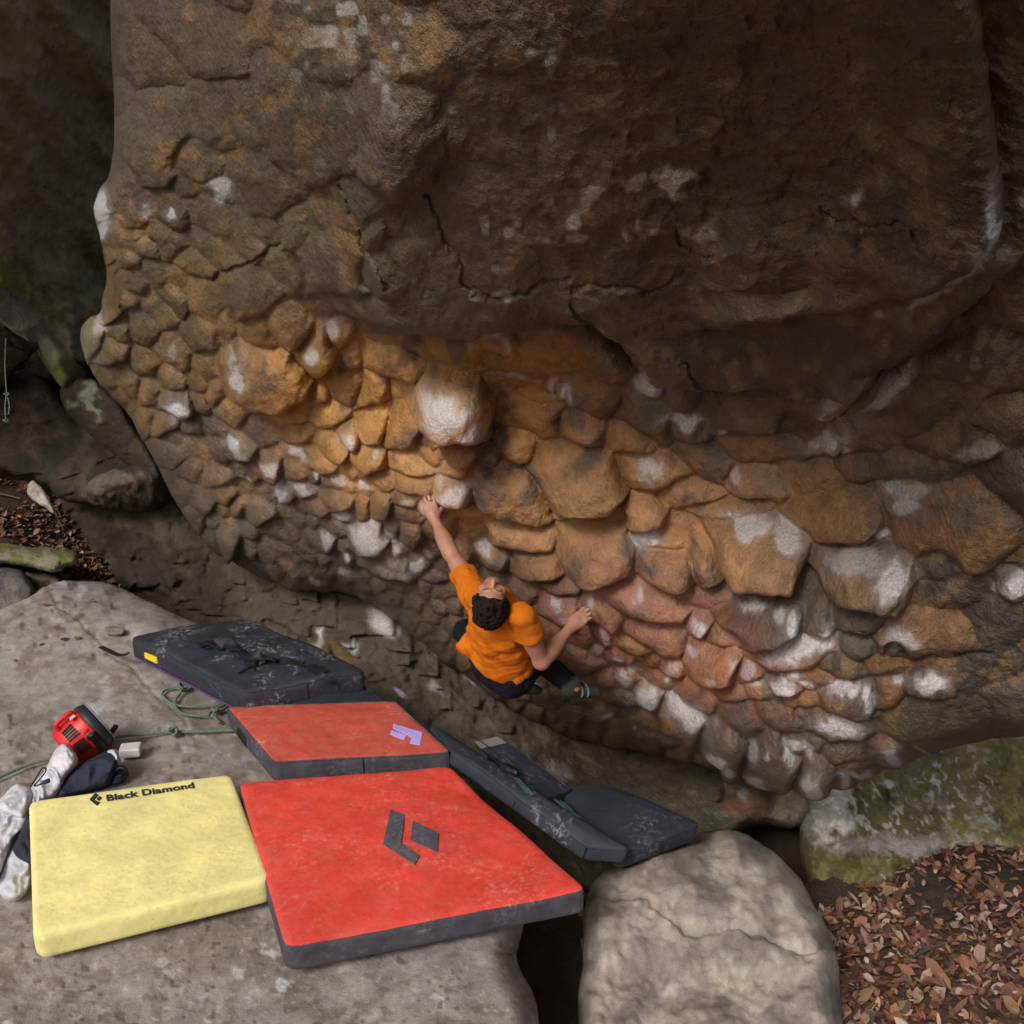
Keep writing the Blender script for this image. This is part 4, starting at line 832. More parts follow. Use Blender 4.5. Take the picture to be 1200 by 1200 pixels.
M_PURPLE = cloth_material('lilac_print', (.44, .36, .80), .2, (.70, .62, .80))
M_GREYPRINT = cloth_material('dark_grey_print', (.075, .078, .095), .22, (.4, .3, .3))
M_BLACKPRINT = plain('black_print', (.030, .032, .040), .7)
M_YTAG = plain('yellow_tag', (.80, .58, .02), .6)
M_PURPLE_EDGE = plain('purple_piping', (.09, .03, .13), .7)
M_TEALPRINT = cloth_material('teal_print', (.035, .075, .095), .3, (.3, .4, .45))

def tube(pts, rad, seg=8, closed=False):
    p = np.array(pts, float); n = len(p)
    d = np.gradient(p, axis=0); d /= np.maximum(np.linalg.norm(d, axis=1, keepdims=True), 1e-9)
    ref = np.array([0, 0, 1.0]); a = np.cross(d, ref); bad = np.linalg.norm(a, axis=1) < .05; a[bad] = np.cross(d[bad], np.array([1.0, 0, 0])); a /= np.linalg.norm(a, axis=1, keepdims=True); b = np.cross(d, a)
    r = np.broadcast_to(np.asarray(rad, float), (n,))
    th = np.arange(seg) * 2 * math.pi / seg
    V = (p[:, None] + r[:, None, None] * (np.cos(th)[None, :, None] * a[:, None] + np.sin(th)[None, :, None] * b[:, None])).reshape(-1, 3)
    v = np.arange(n * seg).reshape(n, seg)
    Q = np.stack([v[:-1], np.roll(v, -1, 1)[:-1], np.roll(v, -1, 1)[1:], v[1:]], -1).reshape(-1, 4)
    V = np.concatenate([V, p[:1], p[-1:]]); k = n * seg
    T = [(k, v[0, (i + 1) % seg], v[0, i]) for i in range(seg)] + [(k + 1, v[-1, i], v[-1, (i + 1) % seg]) for i in range(seg)]
    return V, Q, np.array(T)
class Pad:
    """a foam pad: rounded box bent onto four world corners of its top face. corners: far-left, far-right, near-right, near-left"""
    def __init__(self, corners, thick, rad=.03, corner_rad=.06, n=(60, 44), bulge=.012, wr=.006, seed=1, droop=None):
        self.c = np.array(corners, float); self.t = thick; self.seed = seed; self.droop = droop
        self.L = (np.linalg.norm(self.c[1] - self.c[0]) + np.linalg.norm(self.c[2] - self.c[3])) / 2
        self.W = (np.linalg.norm(self.c[3] - self.c[0]) + np.linalg.norm(self.c[2] - self.c[1])) / 2
        self.rad, self.cr, self.n, self.bulge, self.wr = rad, corner_rad, n, bulge, wr
        a = np.cross(self.c[1] - self.c[0], self.c[3] - self.c[0]); self.up = -a / np.linalg.norm(a)
        if self.up[2] < 0: self.up = -self.up
    def map(self, x, y, h):
        """pad coordinates in metres (x along the far edge, y towards the near edge, h above the top face) -> world"""
        x, y, h = [np.asarray(v, float) for v in (x, y, h)]
        s = (x / self.L)[..., None]; t = (y / self.W)[..., None]
        p = (self.c[0] * (1 - s) + self.c[1] * s) * (1 - t) + (self.c[3] * (1 - s) + self.c[2] * s) * t
        X, Y = x * 100, y * 100
        bul = self.bulge * np.clip(np.sin(np.pi * np.clip(x / self.L, 0, 1)), 0, 1) ** .6 * np.clip(np.sin(np.pi * np.clip(y / self.W, 0, 1)), 0, 1) ** .6
        w = self.wr * (fbm(X, Y, 40, 3, self.seed) + .35 * ridged(X, Y * 1.3, 22, 2, self.seed + 1))
        k = np.clip(1 + h / self.t, 0, 1)
        z = bul * k + w * k + h
        if self.droop is not None: z = z + self.droop(x / self.L, y / self.W)
        return p + self.up * z[..., None]
    def shell(self):
        nx, ny = self.n; nz = 8
        faces = []; L, W, T = self.L, self.W, self.t
        gx = np.linspace(0, 1, nx + 1); gy = np.linspace(0, 1, ny + 1); gz = np.linspace(0, 1, nz + 1)
        def side(fn, A, B):
            U, V = np.meshgrid(A, B, indexing='ij'); P_ = fn(U, V); H, Wd = U.shape
            v = np.arange(H * Wd).reshape(H, Wd)
            return P_.reshape(-1, 3), np.stack([v[:-1, :-1], v[1:, :-1], v[1:, 1:], v[:-1, 1:]], -1).reshape(-1, 4)
        st = lambda u, v, w: np.stack([u * L, v * W, -T + w * T], -1)
        self.sets = dict(top=side(lambda u, v: st(u, v, u * 0 + 1), gx, gy), bottom=side(lambda u, v: st(u, v, u * 0), gx[::6] if nx % 6 == 0 else gx, gy[::4] if ny % 4 == 0 else gy),
                         near=side(lambda u, v: st(u, v * 0 + 1, v), gx, gz), far=side(lambda u, v: st(u, v * 0, v), gx, gz), left=side(lambda u, v: st(u * 0, u, v), gy, gz), right=side(lambda u, v: st(u * 0 + 1, u, v), gy, gz))
    def rounded(self, p):
        L, W, T, r, cr = self.L, self.W, self.t, self.rad, self.cr
        x, y, z = p[:, 0].copy(), p[:, 1].copy(), p[:, 2].copy()
        ix, iy = np.clip(x, cr, L - cr), np.clip(y, cr, W - cr)
        dx, dy = x - ix, y - iy; m = np.maximum(np.abs(dx), np.abs(dy)); nn = np.hypot(dx, dy)
        f = np.where(nn > 1e-9, m / np.maximum(nn, 1e-9), 1); x, y = ix + dx * f, iy + dy * f
        # rounded top and bottom rims
        ox = np.hypot(x - np.clip(x, cr, L - cr), y - np.clip(y, cr, W - cr))
        inset = cr - ox                     # distance from the outline (only valid near it)
        iz = np.clip(z, -T + r, -r); dz = z - iz
        e = np.maximum(0, r - inset)        # how far into the rim
        mm = np.maximum(e, np.abs(dz)); hh = np.hypot(e, dz)
        k = np.where(hh > 1e-9, mm / np.maximum(hh, 1e-9), 1)
        ne = e * k; nz = iz + dz * k
        cx, cy = np.clip(x, cr, L - cr), np.clip(y, cr, W - cr); vx, vy = x - cx, y - cy; vn = np.maximum(np.hypot(vx, vy), 1e-9)
        sc = (vn - (e - ne)) / vn
        return np.stack([cx + vx * sc, cy + vy * sc, nz], 1)
    def build(self, name, label, top_mat, side_mat, group='crash pads', top_label=None, side_label=None, seam=True, piping=None):
        self.shell(); base = self.map(self.L / 2, self.W / 2, -self.t)
        self.root = empty(name, base); tag(self.root, label, 'crash pad', group)
        def mk(keys):
            Vs, Fs, o = [], [], 0
            for k in keys:
                p, f = self.sets[k]; Vs.append(p); Fs.append(f + o); o += len(p)
            V = self.rounded(np.concatenate(Vs)); Fq = np.concatenate(Fs)
            W_ = self.map(V[:, 0], V[:, 1], V[:, 2])
            # buckled fabric on the sides
            key = np.round(W_, 5); _, first, inv = np.unique(key, axis=0, return_index=True, return_inverse=True)
            return mesh_np('pad', W_[first], inv.reshape(-1)[Fq])
        part('top_cover', mk(['top']), top_mat, self.root, top_label)
        part('side_band', mk(['near', 'far', 'left', 'right']), side_mat, self.root, side_label)
        part('base_cover', mk(['bottom']), side_mat, self.root)
        if seam:
            cr, L, W = self.cr, self.L, self.W; e = self.rad * .29
            a = np.linspace(0, math.pi / 2, 7); loop = []
            for (cx, cy, a0) in ((L - cr, W - cr, 0), (cr, W - cr, 1), (cr, cr, 2), (L - cr, cr, 3)):
                for t in a + a0 * math.pi / 2: loop.append((cx + (cr - e) * math.cos(t), cy + (cr - e) * math.sin(t)))
            loop.append(loop[0]); lp = np.array(loop); out = []
            for p, q in zip(lp[:-1], lp[1:]):
                k = max(1, int(np.linalg.norm(q - p) / .03))
                for i in range(k): out.append(p + (q - p) * i / k)
            out = np.array(out + [lp[0]])
            part('piping', mesh_np('piping', *tube(self.map(out[:, 0], out[:, 1], np.full(len(out), -e)), .0055, 6)), piping or side_mat, self.root)
            for x in (L * .5,):
                pts = np.array([(x, W + .001, -.012 - (self.t - .03) * i / 6) for i in range(7)]); part('seam', mesh_np('seam', *tube(self.map(pts[:, 0], pts[:, 1], pts[:, 2]), .004, 5)), M_STRAP, self.root)
        return self
    def ribbon(self, name, pts, width, mat, thick=.004, lift=.004, wave=0, parent=None, twist=0, label=None):
        """webbing lying on the pad along pad-coordinates (x, y[, extra lift])"""
        p = np.array([(q[0], q[1], q[2] if len(q) > 2 else 0) for q in pts], float)
        n = 14 * (len(p) - 1); t = np.linspace(0, len(p) - 1, n + 1); i = np.minimum(t.astype(int), len(p) - 2); f = (t - i)[:, None]
        # Catmull-Rom
        g = lambda k: p[np.clip(k, 0, len(p) - 1)]
        q = .5 * ((2 * g(i)) + (-g(i - 1) + g(i + 1)) * f + (2 * g(i - 1) - 5 * g(i) + 4 * g(i + 1) - g(i + 2)) * f ** 2 + (-g(i - 1) + 3 * g(i) - 3 * g(i + 1) + g(i + 2)) * f ** 3)
        d = np.gradient(q[:, :2], axis=0); d /= np.maximum(np.linalg.norm(d, axis=1, keepdims=True), 1e-9); nrm = np.stack([-d[:, 1], d[:, 0]], 1)
        up = lift + q[:, 2] + wave * (0.5 + .5 * np.sin(t * 5.1 + self.seed))
        tw = twist * np.sin(t * 2.3 + 1)
        rows = []
        for sgn in (-1, 1):
            xy = q[:, :2] + nrm * sgn * width / 2 * np.cos(tw)[:, None]; hh = up + sgn * width / 2 * np.sin(tw)
            rows += [self.map(xy[:, 0], xy[:, 1], hh), self.map(xy[:, 0], xy[:, 1], hh + thick)]
        V = np.stack([rows[0], rows[1], rows[3], rows[2]], 1).reshape(-1, 3)
        Q = []
        for k in range(n):
            for a in range(4):
                b = (a + 1) % 4; Q.append((k * 4 + a, k * 4 + b, k * 4 + 4 + b, k * 4 + 4 + a))
        Q += [(0, 3, 2, 1), (n * 4, n * 4 + 1, n * 4 + 2, n * 4 + 3)]
        return part(name, mesh_np(name, V, np.array(Q), None, False), mat, parent or self.root, label)
    def prism(self, name, outline_list, mat, h0=.0015, h1=.003, label=None):
        """flat print: closed outlines in pad coordinates"""
        Vs, polys = [], []
        bm_v = []
        me = bpy.data.meshes.new(name); verts = []; faces = []
        for ol in outline_list:
            o = len(verts); n = len(ol)
            # fine subdivision keeps the print on the curved top
            a = np.array(ol, float)
            verts += self.map(a[:, 0], a[:, 1], a[:, 0] * 0 + h1).tolist() + self.map(a[:, 0], a[:, 1], a[:, 0] * 0 + h0 - .004).tolist()
            faces.append(tuple(range(o, o + n)))
            for k in range(n): faces.append((o + k, o + n + k, o + n + (k + 1) % n, o + (k + 1) % n))
        me.from_pydata(verts, [], faces); me.update()
        return part(name, me, mat, self.root, label)
    def pix(self, px, py):
        """pad coordinates of the point of the top face seen at a photo pixel"""
        x, y = self.L / 2, self.W / 2
        for _ in range(25):
            def pr(a, b):
                u, v, d = project(self.map(np.array(a), np.array(b), np.array(0.0))); return np.array([float(u), float(v)])
            f0 = pr(x, y); fx = (pr(x + .01, y) - f0) / .01; fy = (pr(x, y + .01) - f0) / .01
            dl = np.linalg.solve(np.stack([fx, fy], 1), np.array([px, py]) - f0)
            x += float(np.clip(dl[0], -.3, .3)); y += float(np.clip(dl[1], -.3, .3))
        return x, y

def quad_px(pts, zs):
    return [PZ(p[0], p[1], z) for p, z in zip(pts, zs)]
def box_part(pad, name, cx, cy, sx, sy, h, mat, ang=0, parent=None, lift=.004):
    c, s = math.cos(ang), math.sin(ang); V = []
    for hz in (lift, lift + h):
        for a, b in ((-1, -1), (1, -1), (1, 1), (-1, 1)):
            k = .82 if hz > lift else 1
            x, y = cx + (a * sx * c - b * sy * s) / 2 * k, cy + (a * sx * s + b * sy * c) / 2 * k
            V.append(pad.map(np.array(x), np.array(y), np.array(hz)))
    return part(name, mesh_np(name, np.array(V), np.array([(0, 3, 2, 1), (4, 5, 6, 7), (0, 1, 5, 4), (1, 2, 6, 5), (2, 3, 7, 6), (3, 0, 4, 7)]), None, False), mat, parent or pad.root)

# --- yellow pad (nearest left)
yel = Pad(quad_px([(33, 937), (271, 906), (318, 1030), (38, 1098)], [.15, .15, .15, .15]), .13, .026, .05, bulge=.014, wr=.004, seed=301)
yel.build('yellow_crash_pad', 'yellow crash pad with black lettering lying left of the red pad', M_YELLOW, M_YELLOW, seam=False)
def text_print(pad, txt, p0, p1, mat, size_fac=1.0, name='lettering', bold=.036):
    """a line of lettering from pixel p0 to pixel p1 (base line) on a pad"""
    cu = bpy.data.curves.new(name, 'FONT'); cu.body = txt; cu.size = 1.0; cu.offset = bold; cu.resolution_u = 4; cu.space_character = 1.04
    tmp = bpy.data.objects.new(name, cu); C.objects.link(tmp)
    dg = bpy.context.evaluated_depsgraph_get(); me = bpy.data.meshes.new_from_object(tmp.evaluated_get(dg))
    bpy.data.objects.remove(tmp)
    v = np.array([x.co[:] for x in me.vertices]); w = v[:, 0].max() - v[:, 0].min(); v[:, 0] -= v[:, 0].min()
    a, b = np.array(pad.pix(*p0)), np.array(pad.pix(*p1)); ex = (b - a) / w; ey = np.array([ex[1], -ex[0]]) * size_fac
    xy = a + v[:, :1] * ex + v[:, 1:2] * ey
    co = pad.map(xy[:, 0], xy[:, 1], np.full(len(v), .0045))
    me.vertices.foreach_set('co', co.astype(np.float32).reshape(-1)); me.update()
    return part(name, me, mat, pad.root)
text_print(yel, 'Black Diamond', (125.5, 939.5), (228.5, 924), M_BLACKPRINT, 1.32)
def emblem(pad, px_list, mat, name='emblem', lift=.0045):
    return pad.prism(name, [[pad.pix(*q) for q in ol] for ol in px_list], mat, .002, lift)
emblem(yel, [[(105, 937.5), (111.5, 930), (115.5, 932), (110.5, 938), (117.5, 941), (113.8, 944.5)], [(113.2, 937), (116.3, 933.6), (119.5, 935.6), (116.3, 938.8)]], M_BLACKPRINT)

# --- big red pad (front)
red = Pad(quad_px([(279, 917), (527, 896), (690, 1042), (333, 1112)], [.16, .17, .15, .15]), .13, .02, .05, bulge=.02, wr=.008, seed=311,
          droop=lambda s, t: -.03 * sstep(.55, 1, s) * sstep(.0, .3, t) * (1 - t))
red.build('red_crash_pad', 'bright red crash pad with dark grey logo at the front', M_RED, M_CHAR, side_label='charcoal side band', seam=False)
emblem(red, [[(458, 950), (474, 956), (470, 989), (492, 1004), (486, 1014), (449, 990)], [(484, 962.5), (514, 978), (512, 999), (481, 985)]], M_GREYPRINT, lift=.007)
# --- smaller faded red pad behind it
red2 = Pad(quad_px([(264, 828), (463, 822), (529, 882), (320, 894)], [.14, .14, .14, .14]), .125, .015, .035, bulge=.012, wr=.004, seed=321)
red2.build('faded_red_crash_pad', 'faded brick red crash pad with lilac logo and charcoal sides', M_BRICK, M_CHAR, side_label='charcoal side band')
emblem(red2, [[(461, 849), (495, 859), (492, 873.5), (480.5, 871.5), (482, 865), (477, 861.5), (460, 853.5)], [(458.8, 856.4), (476.5, 862.5), (473.5, 867.2), (457, 861)]], M_PURPLE)
for q in ((283, 858, 290, 866), (287, 864, 294, 872)):   # webbing loops on the left side
    a, b = PZ(q[0], q[1], .09), PZ(q[2], q[3], .05)
    V = []
    for p, k in ((a, 0), (b, 1)):
        for dx, dz in ((-.012, .03), (-.02, .0), (-.012, -.03), (0, -.03), (0, .03)): V.append(p + np.array([dx - .012, 0, dz]))
    Q = [(i, (i + 1) % 5, 5 + (i + 1) % 5, 5 + i) for i in range(5)]
    part('side_loop', mesh_np('side_loop', np.array(V), np.array(Q), np.array([(0, 1, 2), (0, 2, 3), (0, 3, 4), (5, 7, 6), (5, 8, 7), (5, 9, 8)]), False), M_STRAP, red2.root)

# --- black folded pad with straps, far left
blk = Pad(quad_px([(150, 745), (286, 723), (432, 786), (284, 812)], [.25, .25, .25, .25]), .155, .032, .06, n=(60, 60), bulge=.05, wr=.016, seed=331)
blk.build('black_crash_pad', 'closed black crash pad with tangled straps and a yellow tag', M_BLACK, M_BLACK)
def pw(pad, pts): return [tuple(pad.pix(*p[:2])) + tuple(p[2:]) for p in pts]
blk.ribbon('shoulder_strap', pw(blk, [(233, 757), (250, 760), (262, 758), (275, 766), (290, 772), (305, 776), (325, 780)]), .062, M_STRAP, .016, .014, .022, twist=.4)
blk.ribbon('shoulder_strap', pw(blk, [(236, 764), (252, 764), (268, 762), (282, 772), (296, 777), (312, 779)]), .052, M_STRAP, .014, .028, .024, twist=.6)
blk.ribbon('webbing', pw(blk, [(300, 770), (318, 776), (340, 778), (360, 783), (372, 790), (390, 800)]), .035, M_STRAP, .005, .004, .006, twist=.3)
blk.ribbon('webbing', pw(blk, [(280, 790), (296, 782), (310, 778), (330, 774), (356, 778)]), .022, M_STRAP, .004, .006, .012, twist=.6)
blk.ribbon('webbing', pw(blk, [(262, 760), (276, 770), (290, 774), (300, 790)]), .018, M_STRAP, .004, .01, .014, twist=.7)
for bx, by, a in ((284, 768, .3), (302, 776, .6), (366, 786, .2), (374, 789, .2), (295, 780, 1.0)):
    x, y = blk.pix(bx, by); box_part(blk, 'buckle', x, y, .07, .045, .022, M_BUCKLE, a, lift=.014)
# yellow tag and a loose strap end on the left side
def side_patch(name, pts, zs, mat, root, off=.006):
    P4 = np.array([PZ(p[0], p[1], z) for p, z in zip(pts, zs)]); V = np.concatenate([P4, P4 + np.array([.004, .01, 0])]); V[:4] -= np.array([off * .3, off, 0])
    return part(name, mesh_np(name, V, np.array([(0, 1, 2, 3), (7, 6, 5, 4), (0, 4, 5, 1), (1, 5, 6, 2), (2, 6, 7, 3), (3, 7, 4, 0)]), None, False), mat, root)
def crom(pts, k=10):
    p = np.array(pts, float); n = k * (len(p) - 1); t = np.linspace(0, len(p) - 1, n + 1); i = np.minimum(t.astype(int), len(p) - 2); f = (t - i)[:, None]
    g = lambda j: p[np.clip(j, 0, len(p) - 1)]
    return .5 * ((2 * g(i)) + (-g(i - 1) + g(i + 1)) * f + (2 * g(i - 1) - 5 * g(i) + 4 * g(i + 1) - g(i + 2)) * f ** 2 + (-g(i - 1) + 3 * g(i) - 3 * g(i + 1) + g(i + 2)) * f ** 3)
def merge(parts):
    Vs, Qs, Ts, o = [], [], [], 0
    for V, Q, T in parts:
        Vs.append(V)
        if Q is not None and len(Q): Qs.append(np.asarray(Q) + o)
        if T is not None and len(T): Ts.append(np.asarray(T) + o)
        o += len(V)
    return np.concatenate(Vs), (np.concatenate(Qs) if Qs else None), (np.concatenate(Ts) if Ts else None)

# --- dark flat pad under the black one
und = Pad(quad_px([(330, 806), (424, 800), (462, 832), (350, 842)], [.12, .12, .12, .12]), .10, .02, .04, n=(24, 16), wr=.008, seed=341)
und.build('dark_flat_pad', 'thin dark pad mostly hidden under the black pad and the faded red one', M_SLATE, M_SLATE)
# --- long black pad draped towards the right
lng = Pad([PZ(502, 848, .14), PZ(742, 998, -.10), PZ(688, 994, -.10), PZ(529, 880, .14)], .075, .02, .05, n=(60, 24), bulge=.03, wr=.012, seed=351)
lng.build('long_black_pad', 'long chalky black pad sloping down to the right of the red pads', M_BLACK, M_BLACK)
lng.ribbon('webbing', pw(lng, [(540, 868), (560, 880), (580, 893), (600, 905), (622, 925)]), .035, M_STRAP, .005, .004, .01, twist=.4)
lng.ribbon('webbing', pw(lng, [(545, 862), (575, 880), (600, 900), (640, 930), (690, 966)]), .02, M_STRAP, .004, .006, .012, twist=.6)
lng.ribbon('print_stripe', pw(lng, [(652, 938), (664, 948), (676, 957)]), .05, M_TEALPRINT, .002, .004)
lng.ribbon('print_stripe', pw(lng, [(604, 912), (612, 921), (620, 930)]), .06, M_TEALPRINT, .002, .004)
for bx, by, a in ((566, 888, .6), (590, 902, .8), (598, 905, 1.2)):
    x, y = lng.pix(bx, by); box_part(lng, 'buckle', x, y, .07, .045, .02, M_BUCKLE, a, lift=.012)
# --- slate pad behind it
slt = Pad([PZ(560, 874, .06), PZ(590, 866, .06), PZ(672, 925, -.10), PZ(628, 940, -.06)], .10, .02, .03, n=(24, 32), bulge=.01, wr=.008, seed=361)
slt.build('slate_pad', 'small slate grey pad lying between the long black pad and the cave wall', M_SLATE, M_SLATE)
slt.ribbon('grey_patch', pw(slt, [(560, 874), (575, 871), (588, 868)]), .07, plain('grey_cover', (.16, .155, .145), .8), .003, .004)
# --- dark pad at the right end
drk = Pad([PZ(652, 922, -.12), PZ(712, 918, -.14), PZ(826, 966, -.18), PZ(724, 1004, -.16)], .10, .025, .06, n=(36, 36), bulge=.02, wr=.010, seed=371)
drk.build('dark_blue_grey_pad', 'dark blue grey pad resting on the pale boulder at the right end', M_SLATE, M_SLATE)

# --- side details that use tubes
def px_path(pts, z=0.0, k=8): return crom([PZ(p[0], p[1], z + (p[2] if len(p) > 2 else 0)) for p in pts], k)
tq = [blk.map(np.array(x), np.array(blk.W * y), np.array(h)) for x in (.004, -.009) for y, h in ((.16, -.060), (.27, -.060), (.27, -.100), (.16, -.100))]
part('yellow_tag', mesh_np('yellow_tag', np.array(tq), np.array([(3, 2, 1, 0), (4, 5, 6, 7), (0, 1, 5, 4), (1, 2, 6, 5), (2, 3, 7, 6), (3, 0, 4, 7)]), None, False), M_YTAG, blk.root)
yy_ = np.linspace(.05, .97, 30) * blk.W
part('edge_piping', mesh_np('edge_piping', *tube(blk.map(yy_ * 0 - .004, yy_, yy_ * 0 - blk.t + .022), .006)), M_PURPLE_EDGE, blk.root)
def flat_strap(pts, width, thick=.004):
    c = crom(pts, 10); d = np.gradient(c, axis=0); n = np.cross(d, [0, 0, 1.0]); n /= np.maximum(np.linalg.norm(n, axis=1, keepdims=True), 1e-9)
    rows = np.stack([c - n * width / 2, c + n * width / 2, c + n * width / 2 + [0, 0, thick], c - n * width / 2 + [0, 0, thick]], 1).reshape(-1, 3)
    m = len(c); Q = [(k * 4 + a, k * 4 + (a + 1) % 4, k * 4 + 4 + (a + 1) % 4, k * 4 + 4 + a) for k in range(m - 1) for a in range(4)] + [(0, 3, 2, 1), (m * 4 - 4, m * 4 - 3, m * 4 - 2, m * 4 - 1)]
    return rows, np.array(Q), None
V, Q, T = flat_strap([PZ(118, 758, .06), PZ(128, 763, .09), PZ(140, 768, .12), PZ(151, 766, .14)], .035)
part('loose_strap', mesh_np('loose_strap', V, Q, None, False), M_STRAP, blk.root)
V, Q, T = flat_strap([PZ(746, 985, -.2), PZ(750, 992, -.24), PZ(760, 993, -.24), PZ(766, 985, -.2)], .03)
part('carry_loop', mesh_np('carry_loop', V, Q, None, False), M_STRAP, drk.root)
# ------------------------------------------------------------------ gear on the slab
M_FANRED = plain('fan_red_plastic', (.62, .018, .016), .38)
M_FANDARK = plain('fan_dark_plastic', (.022, .027, .032), .45)
M_FANBLACK = plain('fan_black_plastic', (.010, .010, .011), .5)
M_FANGREY = plain('fan_grey_rim', (.22, .23, .28), .4)
M_LABELPINK = plain('fan_sticker', (.72, .48, .48), .6)

def lathe(profile, org, ax, ref, seg=32, squash=None):
    """profile: (distance along ax, radius)"""
    ax = np.array(ax, float); ax /= np.linalg.norm(ax); u = np.cross(ax, ref); u /= np.linalg.norm(u); w = np.cross(ax, u)
    th = np.arange(seg) * 2 * math.pi / seg
    V = np.concatenate([np.array(org) + ax * t + r * (np.cos(th)[:, None] * u + np.sin(th)[:, None] * w) for t, r in profile])
    n = len(profile); v = np.arange(n * seg).reshape(n, seg)
    Q = np.stack([v[:-1], v[1:], np.roll(v, -1, 1)[1:], np.roll(v, -1, 1)[:-1]], -1).reshape(-1, 4)
    return V, Q, None
def obox(cen, axes, half, bev=.0):
    A = [np.array(a, float) / np.linalg.norm(a) for a in axes]
    V = np.array([np.array(cen) + A[0] * half[0] * i + A[1] * half[1] * j + A[2] * half[2] * k for k in (-1, 1) for j in (-1, 1) for i in (-1, 1)])
    return V, np.array([(0, 2, 3, 1), (4, 5, 7, 6), (0, 1, 5, 4), (1, 3, 7, 5), (3, 2, 6, 7), (2, 0, 4, 6)]), None
def bevelled(name, V, Q, mat, root, w=.004, label=None):
    o = part(name, mesh_np(name, V, Q, None, False), mat, root, label)
    m = o.modifiers.new('bevel', 'BEVEL'); m.width = w; m.segments = 2
    return o

def build_fan():
    base = PZ(97, 893, .0); root = empty('jobsite_fan', base)
    tag(root, 'red and black cordless floor fan standing behind the crumpled jacket', 'fan')
    dd = DZ(880, 0.0); c = P(110, 851, dd - .04)          # centre of the housing
    a = np.array([.66, .62, .42]); a /= np.linalg.norm(a); up = np.array([0, 0, 1.0])
    R = .150
    part('housing', mesh_np('housing', *lathe([(-.20, .0), (-.20, .098), (-.188, .118), (-.12, .132), (-.06, .142), (-.035, .147), (-.024, .147), (-.02, .140)], c, a, up, 24), ), M_FANRED, root)
    part('front_ring', mesh_np('front_ring', *lathe([(-.026, .12), (-.026, .146), (-.012, .150), (.008, .148), (.030, .138), (.036, .132), (.034, .126), (.0, .124)], c, a, up, 28)), M_FANDARK, root)
    part('rim', mesh_np('rim', *lathe([(.033, .141), (.041, .141), (.043, .133), (.035, .130)], c, a, up, 28)), M_FANGREY, root)
    u = np.cross(a, up); u /= np.linalg.norm(u); w = np.cross(u, a)
    wires = []
    for r in (.03, .055, .08, .105):
        th = np.linspace(0, 2 * math.pi, 25); wires.append(tube(c + a * .034 + r * (np.cos(th)[:, None] * u + np.sin(th)[:, None] * w), .0022, 5))
    for th in np.arange(8) * math.pi / 4:
        wires.append(tube([c + a * .034, c + a * .036 + .13 * (math.cos(th) * u + math.sin(th) * w)], .0022, 5))
    part('grille', mesh_np('grille', *merge(wires)), M_FANBLACK, root)
    part('hub', mesh_np('hub', *lathe([(-.03, .0), (-.03, .04), (.028, .04), (.032, .0)], c, a, up, 16)), M_FANBLACK, root)
    bl = []
    for k in range(5):
        th = k * 2 * math.pi / 5; e = math.cos(th) * u + math.sin(th) * w; f = np.cross(a, e)
        bl.append((np.array([c + e * .035 + f * .01 - a * .01, c + e * .12 + f * .03 - a * .02, c + e * .12 - f * .03 + a * .02, c + e * .035 - f * .01 + a * .01]), np.array([(0, 1, 2, 3)]), None))
    for b in bl: part('blade', mesh_np('blade', *b), M_FANBLACK, root)
    # vent slots: two banks facing the camera
    tocam = CAM - c; tocam -= a * (tocam @ a); tocam /= np.linalg.norm(tocam); side = np.cross(a, tocam)
    for bank, (ang, t0) in enumerate(((.34, -.15), (-.42, -.15))):
        for k in range(5):
            an = ang + (k - 2) * .125
            e = math.cos(an) * tocam + math.sin(an) * side; f = np.cross(a, e)
            r0, r1 = .125, .142
            p0, p1 = c + a * (t0 - .004) + e * (r0 + .004), c + a * (t0 + .062) + e * (r1 + .003)
            mid = (p0 + p1) / 2; ax = p1 - p0
            part('vent_slot', mesh_np('vent_slot', *obox(mid, (ax, f, e), (np.linalg.norm(ax) / 2, .0042, .004)), False), M_FANBLACK, root)
        # raised frame of the bank
        e = math.cos(ang) * tocam + math.sin(ang) * side; f = np.cross(a, e)
        for sgn in (-1, 1):
            an = ang + sgn * .36; e2 = math.cos(an) * tocam + math.sin(an) * side
            part('housing_rib', mesh_np('housing_rib', *tube([c + a * -.13 + e2 * .107, c + a * -.09 + e2 * .128, c + a * -.04 + e2 * .147], .007, 6)), M_FANRED, root)
    # carrying handle over the top
    top = np.cross(a, np.cross(up, a)); top /= np.linalg.norm(top)
    part('handle', mesh_np('handle', *tube(crom([c + a * -.15 + top * .10, c + a * -.15 + top * .155, c + a * -.13 + top * .168, c + a * -.055 + top * .170, c + a * -.045 + top * .145], 8), .014, 8)), M_FANRED, root)
    part('sticker', mesh_np('sticker', *obox(c + a * -.06 + (top * .94 + tocam * .34) * .143, (a, np.cross(a, top), top), (.016, .012, .003)), False), M_LABELPINK, root)
    # yoke arm with pivot knob, base and battery
    piv = c + tocam * .150 - a * .045 - top * .035
    part('pivot_knob', mesh_np('pivot_knob', *lathe([(0, .0), (0, .036), (.022, .034), (.032, .022), (.034, 0)], piv - tocam * .02, tocam, up, 16)), M_FANBLACK, root)
    part('yoke_arm', mesh_np('yoke_arm', *tube(crom([piv + tocam * .006 + top * .01, piv - top * .05 + tocam * .01, piv - top * .11 + tocam * .0 - a * .005, piv - top * .16 - tocam * .03], 6), np.linspace(.028, .018, 19), 8)), M_FANBLACK, root)
    part('yoke_brace', mesh_np('yoke_brace', *tube(crom([piv - top * .07, piv - top * .075 + a * .07, piv - top * .06 + a * .13 - tocam * .06], 6), .016, 8)), M_FANBLACK, root)
